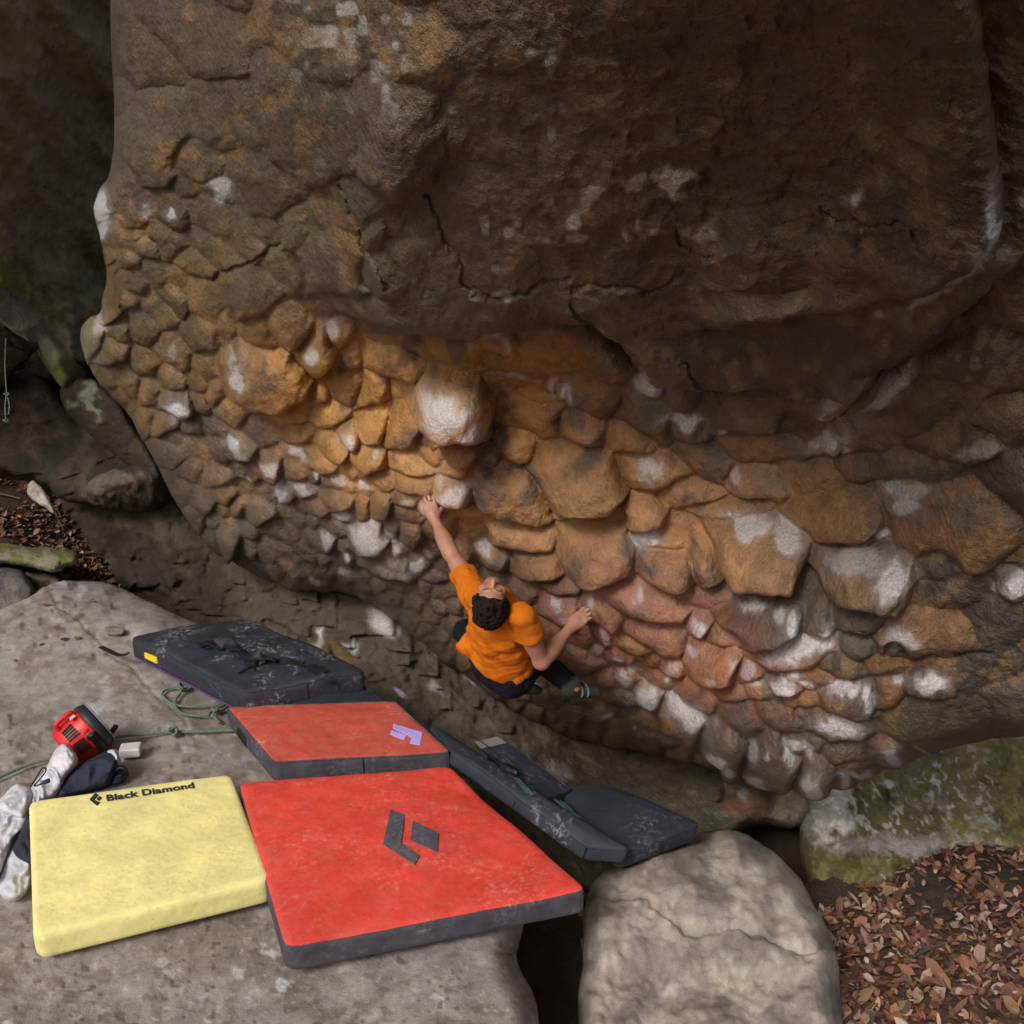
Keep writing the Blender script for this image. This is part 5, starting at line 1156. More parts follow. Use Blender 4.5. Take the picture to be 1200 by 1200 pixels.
    bevelled('base', *obox(np.array([c[0] - .05, c[1] - .03, .06]), ((.8, .3, 0), (-.3, .8, 0), (0, 0, 1)), (.115, .085, .055))[:2], M_FANRED, root, .012)
    bevelled('battery', *obox(np.array([c[0] - .06, c[1] - .12, .05]), ((.8, .3, 0), (-.3, .8, 0), (0, 0, 1)), (.05, .035, .035))[:2], M_FANRED, root, .006)
build_fan()

# --- crumpled jacket
M_WHITECLOTH = cloth_material('white_jacket_cloth', (.60, .59, .64), .05, (.7, .7, .75), wr=.006)
M_NAVY = cloth_material('navy_jacket_cloth', (.022, .026, .045), .04, (.10, .10, .14), wr=.006)
M_BLUEPOUCH = cloth_material('dark_blue_pouch', (.02, .045, .085), .1, (.2, .25, .35))
jroot = empty('crumpled_jacket', PZ(70, 930, .0)); tag(jroot, 'crumpled white and navy jacket lying in front of the fan', 'jacket')
def cloth_piece(name, poly, mat, zh, seed, root, rot=0.6, thick=.08, fold=1.0, per=16, rp=9, label=None):
    def disp(X, Y, sd):
        c, s = math.cos(rot), math.sin(rot); u = X * c + Y * s; v = -X * s + Y * c
        wv = fbm(X, Y, 22, 2, seed + 2) * 8
        return fold * (5.5 * (ridged(u * .35, v + wv, per, 2, seed)) + 1.2 * fbm(X, Y, 8, 2, seed + 1)) * sstep(0, 6, sd + 2)
    r = relief(smooth_poly(poly, 2, jitter=.5, seed=seed), lambda X, Y: DZ(Y, zh(X, Y) if callable(zh) else zh), 1.3, disp, rp, .10, thick, .9, down=-.3, thick_dir=(0, .35, -1))
    me = mesh_np(name, r['V'], np.concatenate([r['quads'], r['side']]), r['cap'])
    return part(name, me, mat, root, label)
cloth_piece('jacket_sleeve', [(52, 905), (58, 892), (64, 878), (74, 870), (83, 874), (90, 884), (93, 893), (86, 903), (76, 913), (70, 930), (50, 940), (38, 946), (30, 938), (36, 922)], M_WHITECLOTH, lambda X, Y: .07 + .12 * sstep(930, 880, Y), 401, jroot, .9, label='white sleeve')
cloth_piece('jacket_back', [(-6, 940), (4, 932), (20, 916), (26, 920), (34, 922), (40, 934), (36, 946), (28, 960), (14, 956), (-2, 952)], M_WHITECLOTH, .09, 402, jroot, 2.4, label='white back panel')
cloth_piece('jacket_hem', [(-14, 952), (4, 949), (20, 948), (31, 946), (36, 958), (28, 972), (14, 984), (8, 1004), (-2, 1030), (-30, 1040), (-30, 960)], M_WHITECLOTH, .06, 403, jroot, 2.2, label='white hem')
cloth_piece('jacket_lower_sleeve', [(4, 1010), (14, 992), (24, 976), (34, 962), (40, 990), (38, 1040), (20, 1060), (-4, 1050)], M_WHITECLOTH, .03, 406, jroot, 2.0, label='white lower sleeve')
cloth_piece('jacket_body', [(67, 930), (72, 914), (82, 901), (94, 894), (110, 887), (124, 880), (134, 879), (139, 889), (137, 902), (133, 914), (124, 922), (110, 925), (84, 932), (70, 936)], M_NAVY, lambda X, Y: .07 + .09 * sstep(925, 885, Y), 404, jroot, -.5, label='navy body')
cloth_piece('jacket_cuff', [(124, 882), (128, 878), (136, 877), (140, 882), (140, 890), (137, 893), (133, 886)], M_WHITECLOTH, .18, 405, jroot, .9, .05, .4, label='white cuff')
cloth_piece('jacket_lining', [(13, 1000), (20, 982), (27, 968), (32, 952), (40, 950), (48, 985), (44, 1020), (24, 1008)], M_NAVY, .075, 407, jroot, 1.2, label='navy lining')
pr = empty('small_pouch', PZ(140, 912, 0)); tag(pr, 'dark blue strap bundle beside the navy half of the jacket', 'strap bundle')
cloth_piece('pouch_cloth', [(131, 908), (137, 899), (143, 896), (148, 900), (150, 908), (145, 916), (136, 920), (128, 919)], M_BLUEPOUCH, .06, 411, pr, .3, .05, .9, 9)
part('strap_loop', mesh_np('strap_loop', *tube(crom([PZ(134, 905, .10), PZ(140, 900, .13), PZ(147, 902, .12), PZ(149, 909, .08), PZ(141, 909, .11), PZ(135, 913, .07)], 8), .008, 6)), M_STRAP, pr)
dl = empty('drawstring', PZ(38, 922, .1)); tag(dl, 'thin black elastic cord looped on the white jacket', 'cord')
part('cord', mesh_np('cord', *tube(crom([PZ(36, 922, .13), PZ(42, 912, .15), PZ(50, 900, .17), PZ(54, 903, .17), PZ(46, 914, .16), PZ(40, 921, .15), PZ(50, 918, .15), PZ(53, 914, .15)], 8), .004, 6)), M_STRAP, dl)
part('cord_lock', mesh_np('cord_lock', *lathe([(0, 0), (0, .012), (.03, .012), (.03, 0)], PZ(51, 917, .15), (1, .2, .3), (0, 0, 1), 10)), M_BLUEPOUCH, dl)

# --- ropes
M_ROPE, _n, _l, _b = nmat('green_rope')
_tc = _n.new('ShaderNodeTexCoord'); _w = _n.new('ShaderNodeTexNoise'); _w.inputs['Scale'].default_value = 220; _l.new(_tc.outputs['Object'], _w.inputs['Vector'])
_r = _n.new('ShaderNodeValToRGB'); _r.color_ramp.elements[0].color = (.045, .075, .055, 1); _r.color_ramp.elements[1].color = (.17, .23, .17, 1); _r.color_ramp.elements[0].position = .35; _r.color_ramp.elements[1].position = .65
_l.new(_w.outputs['Fac'], _r.inputs['Fac']); _l.new(_r.outputs['Color'], _b.inputs['Base Color']); _b.inputs['Roughness'].default_value = .85
def knot(c, r, seed):
    rr = random.Random(seed); ts = []
    th = np.linspace(0, 4 * math.pi, 60)
    p = np.stack([np.cos(th) * (r * (1 + .3 * np.sin(1.5 * th))), np.sin(th) * r * (1 + .3 * np.cos(1.5 * th)), .4 * r * np.sin(1.5 * th)], 1)
    a = rr.uniform(0, 3); R = Matrix.Rotation(a, 3, 'Z') @ Matrix.Rotation(.5, 3, 'X')
    return (p @ np.array(R).T) + c
def slab_rope(pts, k=10): return crom([P(p[0], p[1], DZ(p[1], slab_z(np.array(p[0]), np.array(p[1])) + .014 + (p[2] if len(p) > 2 else 0))) for p in pts], k)
rope_r = .0085
o = link('green_rope', mesh_np('green_rope', *merge([tube(slab_rope([(-60, 946), (-20, 922), (0, 911), (24, 900), (44, 893), (62, 889), (80, 886), (100, 876), (116, 870), (128, 866), (150, 862), (175, 860), (200, 858), (230, 857.5), (255, 856.5), (290, 855)]), rope_r), tube(knot(PZ(203, 857, .035), .022, 3), rope_r, 6)])), M_ROPE)
tag(o, 'long green rope crossing the grey slab behind the fan with one knot', 'rope')
o = link('green_rope', mesh_np('green_rope', *merge([tube(slab_rope([(268, 823), (255, 826), (240, 827), (222, 828), (206, 826), (195, 820), (190, 813), (195, 808), (205, 806), (213, 808), (218, 804, .02)]), rope_r),
    tube(slab_rope([(213, 805, .03), (211, 813), (206, 820), (206, 829), (214, 836), (230, 839), (244, 838), (252, 841), (257, 847)]), rope_r), tube(slab_rope([(244, 838, .01), (250, 832), (258, 828), (268, 824), (262, 831), (250, 835, .02)]), rope_r),
    tube(knot(PZ(213, 805, .04), .024, 5), rope_r, 6), tube(knot(PZ(252, 832, .03), .018, 6), rope_r, 6)])), M_ROPE)
tag(o, 'green rope tied in loops and knots at the front edge of the black pad', 'rope')
o = link('hanging_cord', mesh_np('hanging_cord', *merge([tube(crom([P(7, 396, 8.3), P(6, 430, 8.3), P(8, 462, 8.3)], 8), .006, 6), tube(crom([P(8, 462, 8.3), P(6, 476, 8.3), P(7, 492, 8.3)], 8), .006, 6), tube(crom([P(8, 462, 8.3), P(11, 474, 8.31), P(10, 486, 8.31)], 8), .006, 6),
    tube(knot(P(8, 462, 8.29), .014, 8), .006, 6), tube(knot(P(7, 493, 8.3), .014, 9), .008, 6)])), M_ROPE)
tag(o, 'thin pale cord with a knotted end hanging below the leaning rock at the left', 'cord')

# --- chalk block
M_CHALKBOX = cloth_material('white_chalk_block', (.62, .60, .59), .2, (.7, .7, .7), rough=.9)
cb = empty('chalk_block', PZ(153, 882, 0)); tag(cb, 'small white chalk block lying on the slab right of the fan', 'chalk block')
bevelled('block_body', *obox(PZ(153, 879, .035), ((.98, .12, .03), (-.2, .98, 0), (0, 0, 1)), (.058, .045, .026))[:2], M_CHALKBOX, cb, .006)
part('paper_label', mesh_np('paper_label', *obox(PZ(153, 879, .035) + np.array([.004, .0, .0275]), ((.98, .12, .03), (-.2, .98, 0), (0, 0, 1)), (.046, .034, .0012)), False), plain('paper', (.55, .54, .55), .8), cb)

# --- flat stone chip and dead leaves on the slab
rock('stone_chip', 'thin flat brown stone chip lying on the slab near the black pad', smooth_poly([(121, 736), (132, 734), (145, 736), (147, 741), (140, 744), (122, 743)], 1, jitter=.4, seed=421), lambda X, Y: DZ(Y, .095), 1.2, (.6, .4, .2), (20, 8, 3), const_colour((.24, .20, .165), .2, 422), mat=M_SLAB, seed=423, round_px=3, round_m=.015, thick=.03, down=-.6, cat='stone', thick_dir=(0, .3, -1))
M_LEAF, _n, _l, _b = nmat('dead_leaf')
_a = _n.new('ShaderNodeAttribute'); _a.attribute_name = 'pig'; _l.new(_a.outputs['Color'], _b.inputs['Base Color']); _b.inputs['Roughness'].default_value = .7; _b.inputs['Specular IOR Level'].default_value = .3
def leaf_batch(cen, size, seed, tilt=.5):
    r = np.random.RandomState(seed); n = len(cen)
    prof = np.array([(-1, 0, 0), (-.45, .42, .22), (-.45, 0, .04), (-.45, -.42, .22), (.3, .40, .20), (.3, 0, .02), (.3, -.40, .2), (1, 0, .1)], float)
    q = np.array([(1, 4, 5, 2), (2, 5, 6, 3)]); t = np.array([(0, 1, 2), (0, 2, 3), (4, 7, 5), (5, 7, 6)])
    ang = r.rand(n) * 6.283; tx = r.randn(n) * tilt; ty = r.randn(n) * tilt; s = size * np.exp(r.randn(n) * .38) * .95; curl = r.uniform(-.9, 1.3, n); wide = r.uniform(.7, 1.4, n)
    V = prof[None] * np.stack([s, s * wide, s * curl], 1)[:, None]
    ca, sa = np.cos(ang), np.sin(ang)
    x, y, z = V[..., 0], V[..., 1], V[..., 2]
    z2 = z + x * tx[:, None] + y * ty[:, None]
    W = np.stack([x * ca[:, None] - y * sa[:, None], x * sa[:, None] + y * ca[:, None], z2], -1) + cen[:, None]
    o = (np.arange(n) * 8)[:, None, None]
    pal = np.array([(.20, .085, .045), (.15, .06, .035), (.26, .13, .075), (.11, .05, .03), (.30, .19, .13), (.23, .095, .06), (.36, .25, .19), (.07, .04, .028), (.17, .10, .05)]); c = pal[r.randint(len(pal), size=n)] * (0.7 + .6 * r.rand(n))[:, None]
    return W.reshape(-1, 3), (q[None] + o).reshape(-1, 4), (t[None] + o).reshape(-1, 3), np.repeat(c, 8, 0)
def scatter_leaves(name, x0, x1, y0, y1, n, seed, keep=None, size=.045):
    r = np.random.RandomState(seed); x = r.uniform(x0, x1, n); y = r.uniform(y0, y1, n)
    m = np.hypot((x - 1.62) / .8, (y - 5.8) / 1.0) > .95; x, y = x[m], y[m]; m = fbm(x, y, .9, 3, seed) > -.42 + .5 * (r.rand(len(x)) - .5); x, y = x[m], y[m]
    z = ground_z(x, y) + .012 + r.rand(len(x)) * .035
    V, Q, T, c = leaf_batch(np.stack([x, y, z], 1), size, seed)
    return V, Q, T, c
def leaf_stuff(name, sets, ):
    Vs, Qs, Ts, cs, o = [], [], [], [], 0
    for V, Q, T, c in sets: Vs.append(V); Qs.append(Q + o); Ts.append(T + o); cs.append(c); o += len(V)
    ob = link(name, mesh_np(name, np.concatenate(Vs), np.concatenate(Qs), np.concatenate(Ts), False, np.concatenate(cs)), M_LEAF)
    tag(ob, 'brown dead leaves covering the ground between the rocks', 'leaves', kind='stuff')
leaf_stuff('fallen_leaves', [scatter_leaves('a', -7, -2.2, 7.0, 13.5, 34000, 431, size=.030), scatter_leaves('b', .4, 4.5, 3.0, 6.9, 20000, 432, size=.027), scatter_leaves('c', -9, -3, 9.5, 16, 5000, 433, size=.06)])
r_ = random.Random(5)
for k, (lx, ly, s) in enumerate([(107, 703, .05), (54, 709, .035), (90, 747, .03), (48, 754, .03), (17, 773, .035), (76, 749, .03), (150, 786, .02)]):
    z = slab_z(np.array(lx), np.array(ly)) + .012
    V, Q, T, c = leaf_batch(P(np.array([lx]), np.array([ly]), DZ(np.array([ly]), z)), s, 440 + k, .15)
    ob = link('dry_leaf', mesh_np('dry_leaf', V, Q, T, False, c * .9), M_LEAF)
    tag(ob, ['curled brown leaf on the peak of the grey slab', 'russet leaf on the upper left shoulder of the grey slab', 'dry leaf on the slab midway between its peak and the left edge', 'dry leaf on the slab left of the middle, highest of a loose row',
             'small dry leaf on the slab nearest the left edge of the picture', 'small dry leaf on the slab straight above the fan', 'tiny dry leaf on the slab beside the yellow tag of the black pad'][k], 'leaf', 'dry leaves on the slab')
M_TWIG = rock_material('twig_bark', var=.3)
def twig(label, pts, rad, col, cat='twig', name='twig'):
    V, Q, T = tube(crom(pts, 8), np.linspace(rad, rad * .5, 8 * (len(pts) - 1) + 1), 7)
    V = V + .4 * rad * np.stack([vnoise3(V, .08, 1), vnoise3(V, .08, 2), vnoise3(V, .08, 3)], 1)
    tag(link(name, mesh_np(name, V, Q, T, True, np.zeros((len(V), 3)) + col, np.zeros(len(V))), M_TWIG), label, cat)
def gpt(px, py, lift=.04):
    for d in np.linspace(6, 14, 800):
        p = P(px, py, d)
        if p[2] < ground_z(p[0], p[1]) + lift: break
    return p
twig('pale green twig lying on the leaves above the mossy slab', [gpt(-5, 578), gpt(8, 580), gpt(24, 584)], .014, (.22, .22, .13))
twig('short pale twig among the leaves right of the first', [gpt(14, 607), gpt(24, 607), gpt(34, 610)], .014, (.26, .24, .12))
twig('thin brown stem running down the leaf slope below the pale stone', [gpt(64, 600), gpt(70, 612), gpt(78, 628)], .010, (.17, .085, .05))
for k, (gx, gy, ga, gl) in enumerate([(2.35, 4.55, .4, .38), (2.9, 5.0, 2.0, .5), (1.75, 4.1, 1.1, .3)]):
    q = [np.array([gx + gl * t * math.cos(ga) + .03 * math.sin(9 * t + k), gy + gl * t * math.sin(ga), 0]) for t in (-.5, -.1, .3, .5)]
    for p in q: p[2] = ground_z(np.array(p[0]), np.array(p[1])) + .05
    twig(['bare brown twig lying on the leaves beside the pale boulder', 'longer dark twig on the leaves in front of the mossy boulder', 'short dark twig on the leaves close to the pale boulder'][k], q, .010, (.10, .07, .05))
twig('thick weathered log in the leaves below the leaning rock', [P(-30, 450, 10.0), P(8, 425, 10.1), P(26, 408, 10.2), P(44, 398, 10.3)], .16, (.10, .075, .06), 'log', 'fallen_log')
# ------------------------------------------------------------------ the climber
class SDF:
    def __init__(self, lo, hi, h):
        self.lo = np.array(lo, float); self.h = h; self.n = np.ceil((np.array(hi) - self.lo) / h).astype(int) + 1
        self.D = np.full(self.n, 1.0, np.float32)
    def win(self, lo, hi):
        a = np.clip(np.floor((np.array(lo) - self.lo) / self.h).astype(int), 0, self.n); b = np.clip(np.ceil((np.array(hi) - self.lo) / self.h).astype(int) + 1, 0, self.n)
        s = tuple(slice(i, j) for i, j in zip(a, b))
        g = np.meshgrid(*[self.lo[k] + self.h * np.arange(a[k], b[k]) for k in range(3)], indexing='ij')
        return s, np.stack(g, -1).astype(np.float32)
    def blend(self, s, d, k, mode='u'):
        A = self.D[s]
        if mode == 'u':
            if k > 0:
                hh = np.clip(.5 + .5 * (A - d) / k, 0, 1); self.D[s] = A * (1 - hh) + d * hh - k * hh * (1 - hh)
            else: self.D[s] = np.minimum(A, d)
        else:
            if k > 0:
                hh = np.clip(.5 - .5 * (A + d) / k, 0, 1); self.D[s] = A * (1 - hh) - d * hh + k * hh * (1 - hh)
            else: self.D[s] = np.maximum(A, -d)
    def cap(self, a, b, ra, rb=None, k=.02, mode='u'):
        rb = ra if rb is None else rb; a = np.array(a); b = np.array(b); m = max(ra, rb) + k + .03
        s, g = self.win(np.minimum(a, b) - m, np.maximum(a, b) + m)
        ab = b - a; t = np.clip(((g - a) @ ab) / max(ab @ ab, 1e-9), 0, 1)
        self.blend(s, np.linalg.norm(g - (a + t[..., None] * ab), axis=-1) - (ra + (rb - ra) * t), k, mode)
    def ell(self, c, axes, rad, k=.02, mode='u'):
        c = np.array(c); a0 = unit(axes[0]); a2 = np.array(axes[2], float); a2 = unit(a2 - a0 * (a2 @ a0)); A = np.array([a0, np.cross(a2, a0), a2]); rad = np.array(rad); m = rad.max() + k + .03
        s, g = self.win(c - m, c + m)
        q = (g - c) @ A.T; k0 = np.linalg.norm(q / rad, axis=-1); k1 = np.linalg.norm(q / rad ** 2, axis=-1)
        self.blend(s, k0 * (k0 - 1) / np.maximum(k1, 1e-6), k, mode)
    def grid(self):
        return self.win(self.lo, self.lo + self.h * (self.n - 1))[1]
    def mesh(self):
        D = self.D; S = D < 0
        nx, ny, nz = D.shape
        cnt = np.zeros((nx - 1, ny - 1, nz - 1), np.int8)
        for i in (0, 1):
            for j in (0, 1):
                for l in (0, 1): cnt += S[i:nx - 1 + i, j:ny - 1 + j, l:nz - 1 + l]
        act = (cnt > 0) & (cnt < 8); I = np.argwhere(act); ids = np.full(act.shape, -1); ids[tuple(I.T)] = np.arange(len(I))
        acc = np.zeros((len(I), 3)); w = np.zeros(len(I))
        cor = [(i, j, l) for i in (0, 1) for j in (0, 1) for l in (0, 1)]
        for a in range(8):
            for b in range(a + 1, 8):
                ca, cb = np.array(cor[a]), np.array(cor[b])
                if np.abs(ca - cb).sum() != 1: continue
                va = D[tuple((I + ca).T)]; vb = D[tuple((I + cb).T)]; m = (va < 0) != (vb < 0)
                t = np.where(m, va / np.where(m, va - vb, 1), 0); p = ca + t[:, None] * (cb - ca)
                acc += np.where(m[:, None], p, 0); w += m
        V = self.lo + self.h * (I + acc / w[:, None])
        Q = []
        for ax in range(3):
            o1, o2 = [(1, 2), (2, 0), (0, 1)][ax]
            sl = [slice(None)] * 3; sl2 = [slice(None)] * 3; sl[ax] = slice(0, -1); sl2[ax] = slice(1, None)
            ch = S[tuple(sl)] != S[tuple(sl2)]
            E = np.argwhere(ch); lim = np.array(act.shape)
            E = E[(E[:, o1] > 0) & (E[:, o2] > 0) & (E[:, o1] < lim[o1]) & (E[:, o2] < lim[o2])]
            u = np.zeros(3, int); v = np.zeros(3, int); u[o1] = 1; v[o2] = 1
            q = np.stack([ids[tuple((E - u - v).T)], ids[tuple((E - v).T)], ids[tuple(E.T)], ids[tuple((E - u).T)]], 1)
            fl = ~S[tuple(E.T)]; q[fl] = q[fl][:, ::-1]; Q.append(q)
        Q = np.concatenate(Q); Q = Q[(Q >= 0).all(1)]
        return V, Q
def relax(V, Q, it=3, f=.5):
    E = np.concatenate([Q[:, [0, 1]], Q[:, [1, 2]], Q[:, [2, 3]], Q[:, [3, 0]]])
    for _ in range(it):
        A = np.zeros_like(V); c = np.zeros(len(V))
        for ax in range(3): A[:, ax] = np.bincount(E[:, 0], V[E[:, 1], ax], len(V)) + np.bincount(E[:, 1], V[E[:, 0], ax], len(V))
        c = np.bincount(E[:, 0], minlength=len(V)) + np.bincount(E[:, 1], minlength=len(V))
        V = V + f * (A / np.maximum(c, 1)[:, None] - V)
    return V
def unit(v): v = np.array(v, float); return v / np.linalg.norm(v)

def solve_depth(a, px, py, L, closer=True):
    ds = np.linspace(4.2, 6.6, 2401); p = P(np.full(2401, px), np.full(2401, py), ds); e = np.abs(np.linalg.norm(p - a, axis=1) - L)
    da = float((a - CAM) @ FWD); m = ds < da if closer else ds >= da
    e = np.where(m, e, 9); return float(ds[np.argmin(e)])

def build_person():
    Dl = surf_depth(502, 588); Dr = surf_depth(688, 728)
    ray = unit(P(585, 730, 5.0) - CAM)
    wl = P(509, 608, Dl - .055); el_d = solve_depth(wl, 528, 648, .262); el = P(528, 648, el_d)
    sl_d = solve_depth(el, 556, 695, .29); sl = P(556, 695, sl_d)
    wr = P(670, 734, Dr - .10)
    best = None
    for sd in np.linspace(sl_d - .30, sl_d - .05, 26):
        sr = P(612, 722, sd)
        for ed in np.linspace(Dr - .45, Dr + .05, 101):
            e = P(634, 775, ed)
            c = (np.linalg.norm(e - sr) - .285) ** 2 + (np.linalg.norm(e - wr) - .262) ** 2 + .4 * (np.linalg.norm(sr - sl) - .36) ** 2
            if best is None or c < best[0]: best = (c, sr, e, sd)
    _, sr, er, sr_d = best
    mid = (sl + sr) / 2; md = (sl_d + sr_d) / 2
    pel = P(589, 784, md + .36)
    neck = mid + unit(mid - pel) * .03
    lat = unit(sr - sl); sp = unit(pel - neck); nrm = unit(np.cross(lat, sp))       # which side faces the camera
    if nrm @ ray > 0: nrm = -nrm
    lat = unit(np.cross(sp, nrm)) * (1 if np.cross(sp, nrm) @ lat > 0 else -1)
    hipl = pel - lat * .085; hipr = pel + lat * .085
    kr_d = solve_depth(hipr, 630, 772, .40, False); kr = P(630, 772, kr_d)
    ar_d = solve_depth(kr, 673, 805, .36); ar = P(673, 805, ar_d)
    kl_d = solve_depth(hipl, 546, 740, .40, False); kl = P(546, 740, kl_d)
    al = P(596, 800, kl_d + .12)
    # head: crown towards the camera and down, face up towards the rock
    cr = unit(-ray * .80 - UPV * .50 - RGT * .03); fc = unit(UPV * .80 - ray * .50 + RGT * .10); fc = unit(fc - cr * (fc @ cr)); hx = unit(np.cross(cr, fc))
    hc = P(575, 708.5, md - .12)
    tr0 = None; lo = np.min([wl, el, sl, wr, er, sr, hc, pel, kr, ar, kl, al], 0) - .22; hi = np.max([wl, el, sl, wr, er, sr, hc, pel, kr, ar, kl, al], 0) + .22
    print('climber', Dl, Dr, el_d, sl_d, sr_d, md, kr_d, ar_d, kl_d)
    root = empty('person', pel); tag(root, 'person in an orange t-shirt and black trousers climbing the underside of the boulder', 'person')

    # ---- body: one skin
    B = SDF(lo, hi, .0042)
    def arm(s, e, w, up):
        B.cap(s, e, .050, .040, .03); B.ell(s + (e - s) * .45 + up * .006, (e - s, np.cross(e - s, up), up), (.11, .046, .046), .03)
        B.cap(e, w, .037, .026, .02); B.ell(e + (w - e) * .30, (w - e, np.cross(w - e, up), up), (.095, .044, .041), .03); B.ell(e, (e - s, up, np.cross(e - s, up)), (.042, .034, .034), .02)
    arm(sl, el, wl, unit(lat + nrm * .3)); arm(sr, er, wr, unit(-sp + nrm * .4))
    B.ell(sl, (lat, sp, nrm), (.052, .054, .050), .04); B.ell(sr, (lat, sp, nrm), (.050, .052, .048), .04)
    B.ell(neck + sp * .17, (lat, sp, nrm), (.148, .19, .094), .05); B.ell(neck + sp * .36, (lat, sp, nrm), (.135, .16, .09), .05); B.ell(pel, (lat, sp, nrm), (.15, .11, .105), .05)
    B.cap(neck + sp * .02, hc - cr * .05 - fc * .02, .060, .054, .04)
    for h, k, a in ((hipl, kl, al), (hipr, kr, ar)):
        B.cap(h, k, .080, .055, .04); B.cap(k, a, .052, .034, .03); B.ell(k + (a - k) * .3, (a - k, lat, nrm), (.11, .052, .054), .03)
    # head
    B.ell(hc + cr * .02, (hx, fc, cr), (.074, .096, .092), .02); B.ell(hc - cr * .055 + fc * .028, (hx, fc, cr), (.060, .066, .075), .03)
    B.ell(hc - cr * .105 + fc * .062, (hx, fc, cr), (.034, .026, .022), .03)                        # chin
    B.cap(hc + fc * .092 + cr * .005, hc + fc * .116 - cr * .030, .009, .014, .012); B.ell(hc + fc * .104 - cr * .036, (hx, fc, cr), (.017, .011, .010), .008)   # nose
    for s in (-1, 1):
        B.ell(hc + hx * s * .032 + fc * .094 + cr * .004, (hx, fc, cr), (.019, .014, .012), .012, 's'); B.ell(hc + hx * s * .032 + fc * .082 + cr * .002, (hx, fc, cr), (.014, .013, .012), .006)
        B.cap(hc + hx * s * .016 + fc * .096 + cr * .022, hc + hx * s * .046 + fc * .084 + cr * .020, .007, .006, .012)     # brow
        B.ell(hc + hx * s * .045 + fc * .070 - cr * .030, (hx, fc, cr), (.022, .018, .022), .02)                    # cheek
        B.ell(hc + hx * s * .079 - cr * .012 + fc * .006, (hx, fc, cr), (.010, .020, .031), .008); B.ell(hc + hx * s * .086 - cr * .010 + fc * .008, (hx, fc, cr), (.006, .010, .018), .006, 's')   # ears
    B.cap(hc - hx * .022 + fc * .092 - cr * .068, hc + hx * .022 + fc * .092 - cr * .068, .007, .007, .008)
    B.cap(hc - hx * .02 + fc * .101 - cr * .0685, hc + hx * .02 + fc * .101 - cr * .0685, .0022, .0022, .004, 's')
    # hands
    nails = []
    def hand(w, d, n, xs, thumb_side, curl, thumbdir):
        """w wrist, d knuckle direction, n out of the back of the hand, xs across the knuckles"""
        d, n, xs = unit(d), unit(n), unit(xs)
        k0 = w + d * .085
        B.ell(w + d * .048, (d, xs, n), (.056, .040, .019), .016); B.cap(w, w + d * .03, .027, .030, .02)
        lens = [.043, .048, .045, .036]; offs = [.031, .011, -.010, -.029]; rad = [.0092, .0095, .0090, .0080]
        for i in range(4):
            base = k0 + xs * offs[i] * thumb_side - d * (.004 + .006 * abs(i - 1.2)) + n * .002
            B.cap(w + d * .035 + xs * offs[i] * thumb_side * .7, base, .013, .0108, .012)
            c0, c1, c2 = curl[i]; p = base
            for L, ang, rr in ((lens[i], c0, rad[i]), (lens[i] * .62, c0 + c1, rad[i] * .93), (lens[i] * .52, c0 + c1 + c2, rad[i] * .85)):
                q = p + (d * math.cos(ang) - n * math.sin(ang) + xs * thumb_side * .10 * (1.2 - i) * .3) * L
                B.cap(p, q, rr, rr * .92, .005); p, pq = q, p
            nails.append((p + n * rad[i] * .5, unit(p - pq), n, rad[i]))
        t0 = w + d * .022 + xs * thumb_side * .026; t1 = t0 + (d * thumbdir[0] + xs * thumb_side * thumbdir[1] - n * thumbdir[2]) * .045; t2 = t1 + (d * thumbdir[3] + xs * thumb_side * thumbdir[4] - n * thumbdir[5]) * .034
        B.cap(w + d * .012 + xs * thumb_side * .012, t0, .020, .015, .012); B.cap(t0, t1, .0145, .0115, .008); B.cap(t1, t2, .0112, .0090, .005)
    tl = P(500, 583, Dl - .02)
    dL = unit(tl - wl); nL = unit(-ray - dL * (-ray @ dL)); xL = unit(np.cross(dL, nL))
    if xL @ RGT < 0: xL = -xL
    hand(wl, dL, nL, xL, 1, [(.15, .5, .4), (.05, .5, .4), (.12, .55, .4), (.2, .6, .4)], (.55, .75, .35, .9, .1, .4))
    tr = P(685, 721, Dr - .065)
    dR = unit(tr - wr); nR = unit(-ray * .8 + UPV * .5 - dR * ((-ray * .8 + UPV * .5) @ dR)); xR = unit(np.cross(dR, nR))
    if xR @ (UPV - RGT) < 0: xR = -xR
    hand(wr, dR, nR, xR, 1, [(.05, .55, .45), (.0, .5, .45), (.1, .6, .4), (.2, .7, .4)], (.7, .45, .5, .95, -.1, .4))
    V, Q = B.mesh(); V = relax(V, Q, 2, .4)
    # skin pigment: warmer on knuckles and elbows, chalk on the hands
    col = np.zeros((len(V), 3)) + np.array([.40, .190, .118]); nz = vnoise3(V, .035, 5)[:, None]; col = col * (1 + .10 * nz)
    red = np.exp(-(np.linalg.norm(V - er, axis=1) / .06) ** 2) + np.exp(-(np.linalg.norm(V - (hc + fc * .11 - cr * .03), axis=1) / .04) ** 2); col = mixc(col, (.52, .20, .14), .6 * np.clip(red, 0, 1))
    beard = sstep(.055, .025, np.abs((V - hc) @ -cr - .085)) * sstep(.0, .05, (V - hc) @ fc) * (np.linalg.norm(V - hc, axis=1) < .16); col = mixc(col, (.20, .12, .085), .55 * beard)
    brow = np.zeros(len(V))
    for s in (-1, 1): brow = np.maximum(brow, np.exp(-(((V - hc - hx * s * .031) @ hx) / .018) ** 4 - (((V - hc) @ cr - .021) / .006) ** 2) * ((V - hc) @ fc > .06))
    col = mixc(col, (.035, .022, .016), .9 * brow)
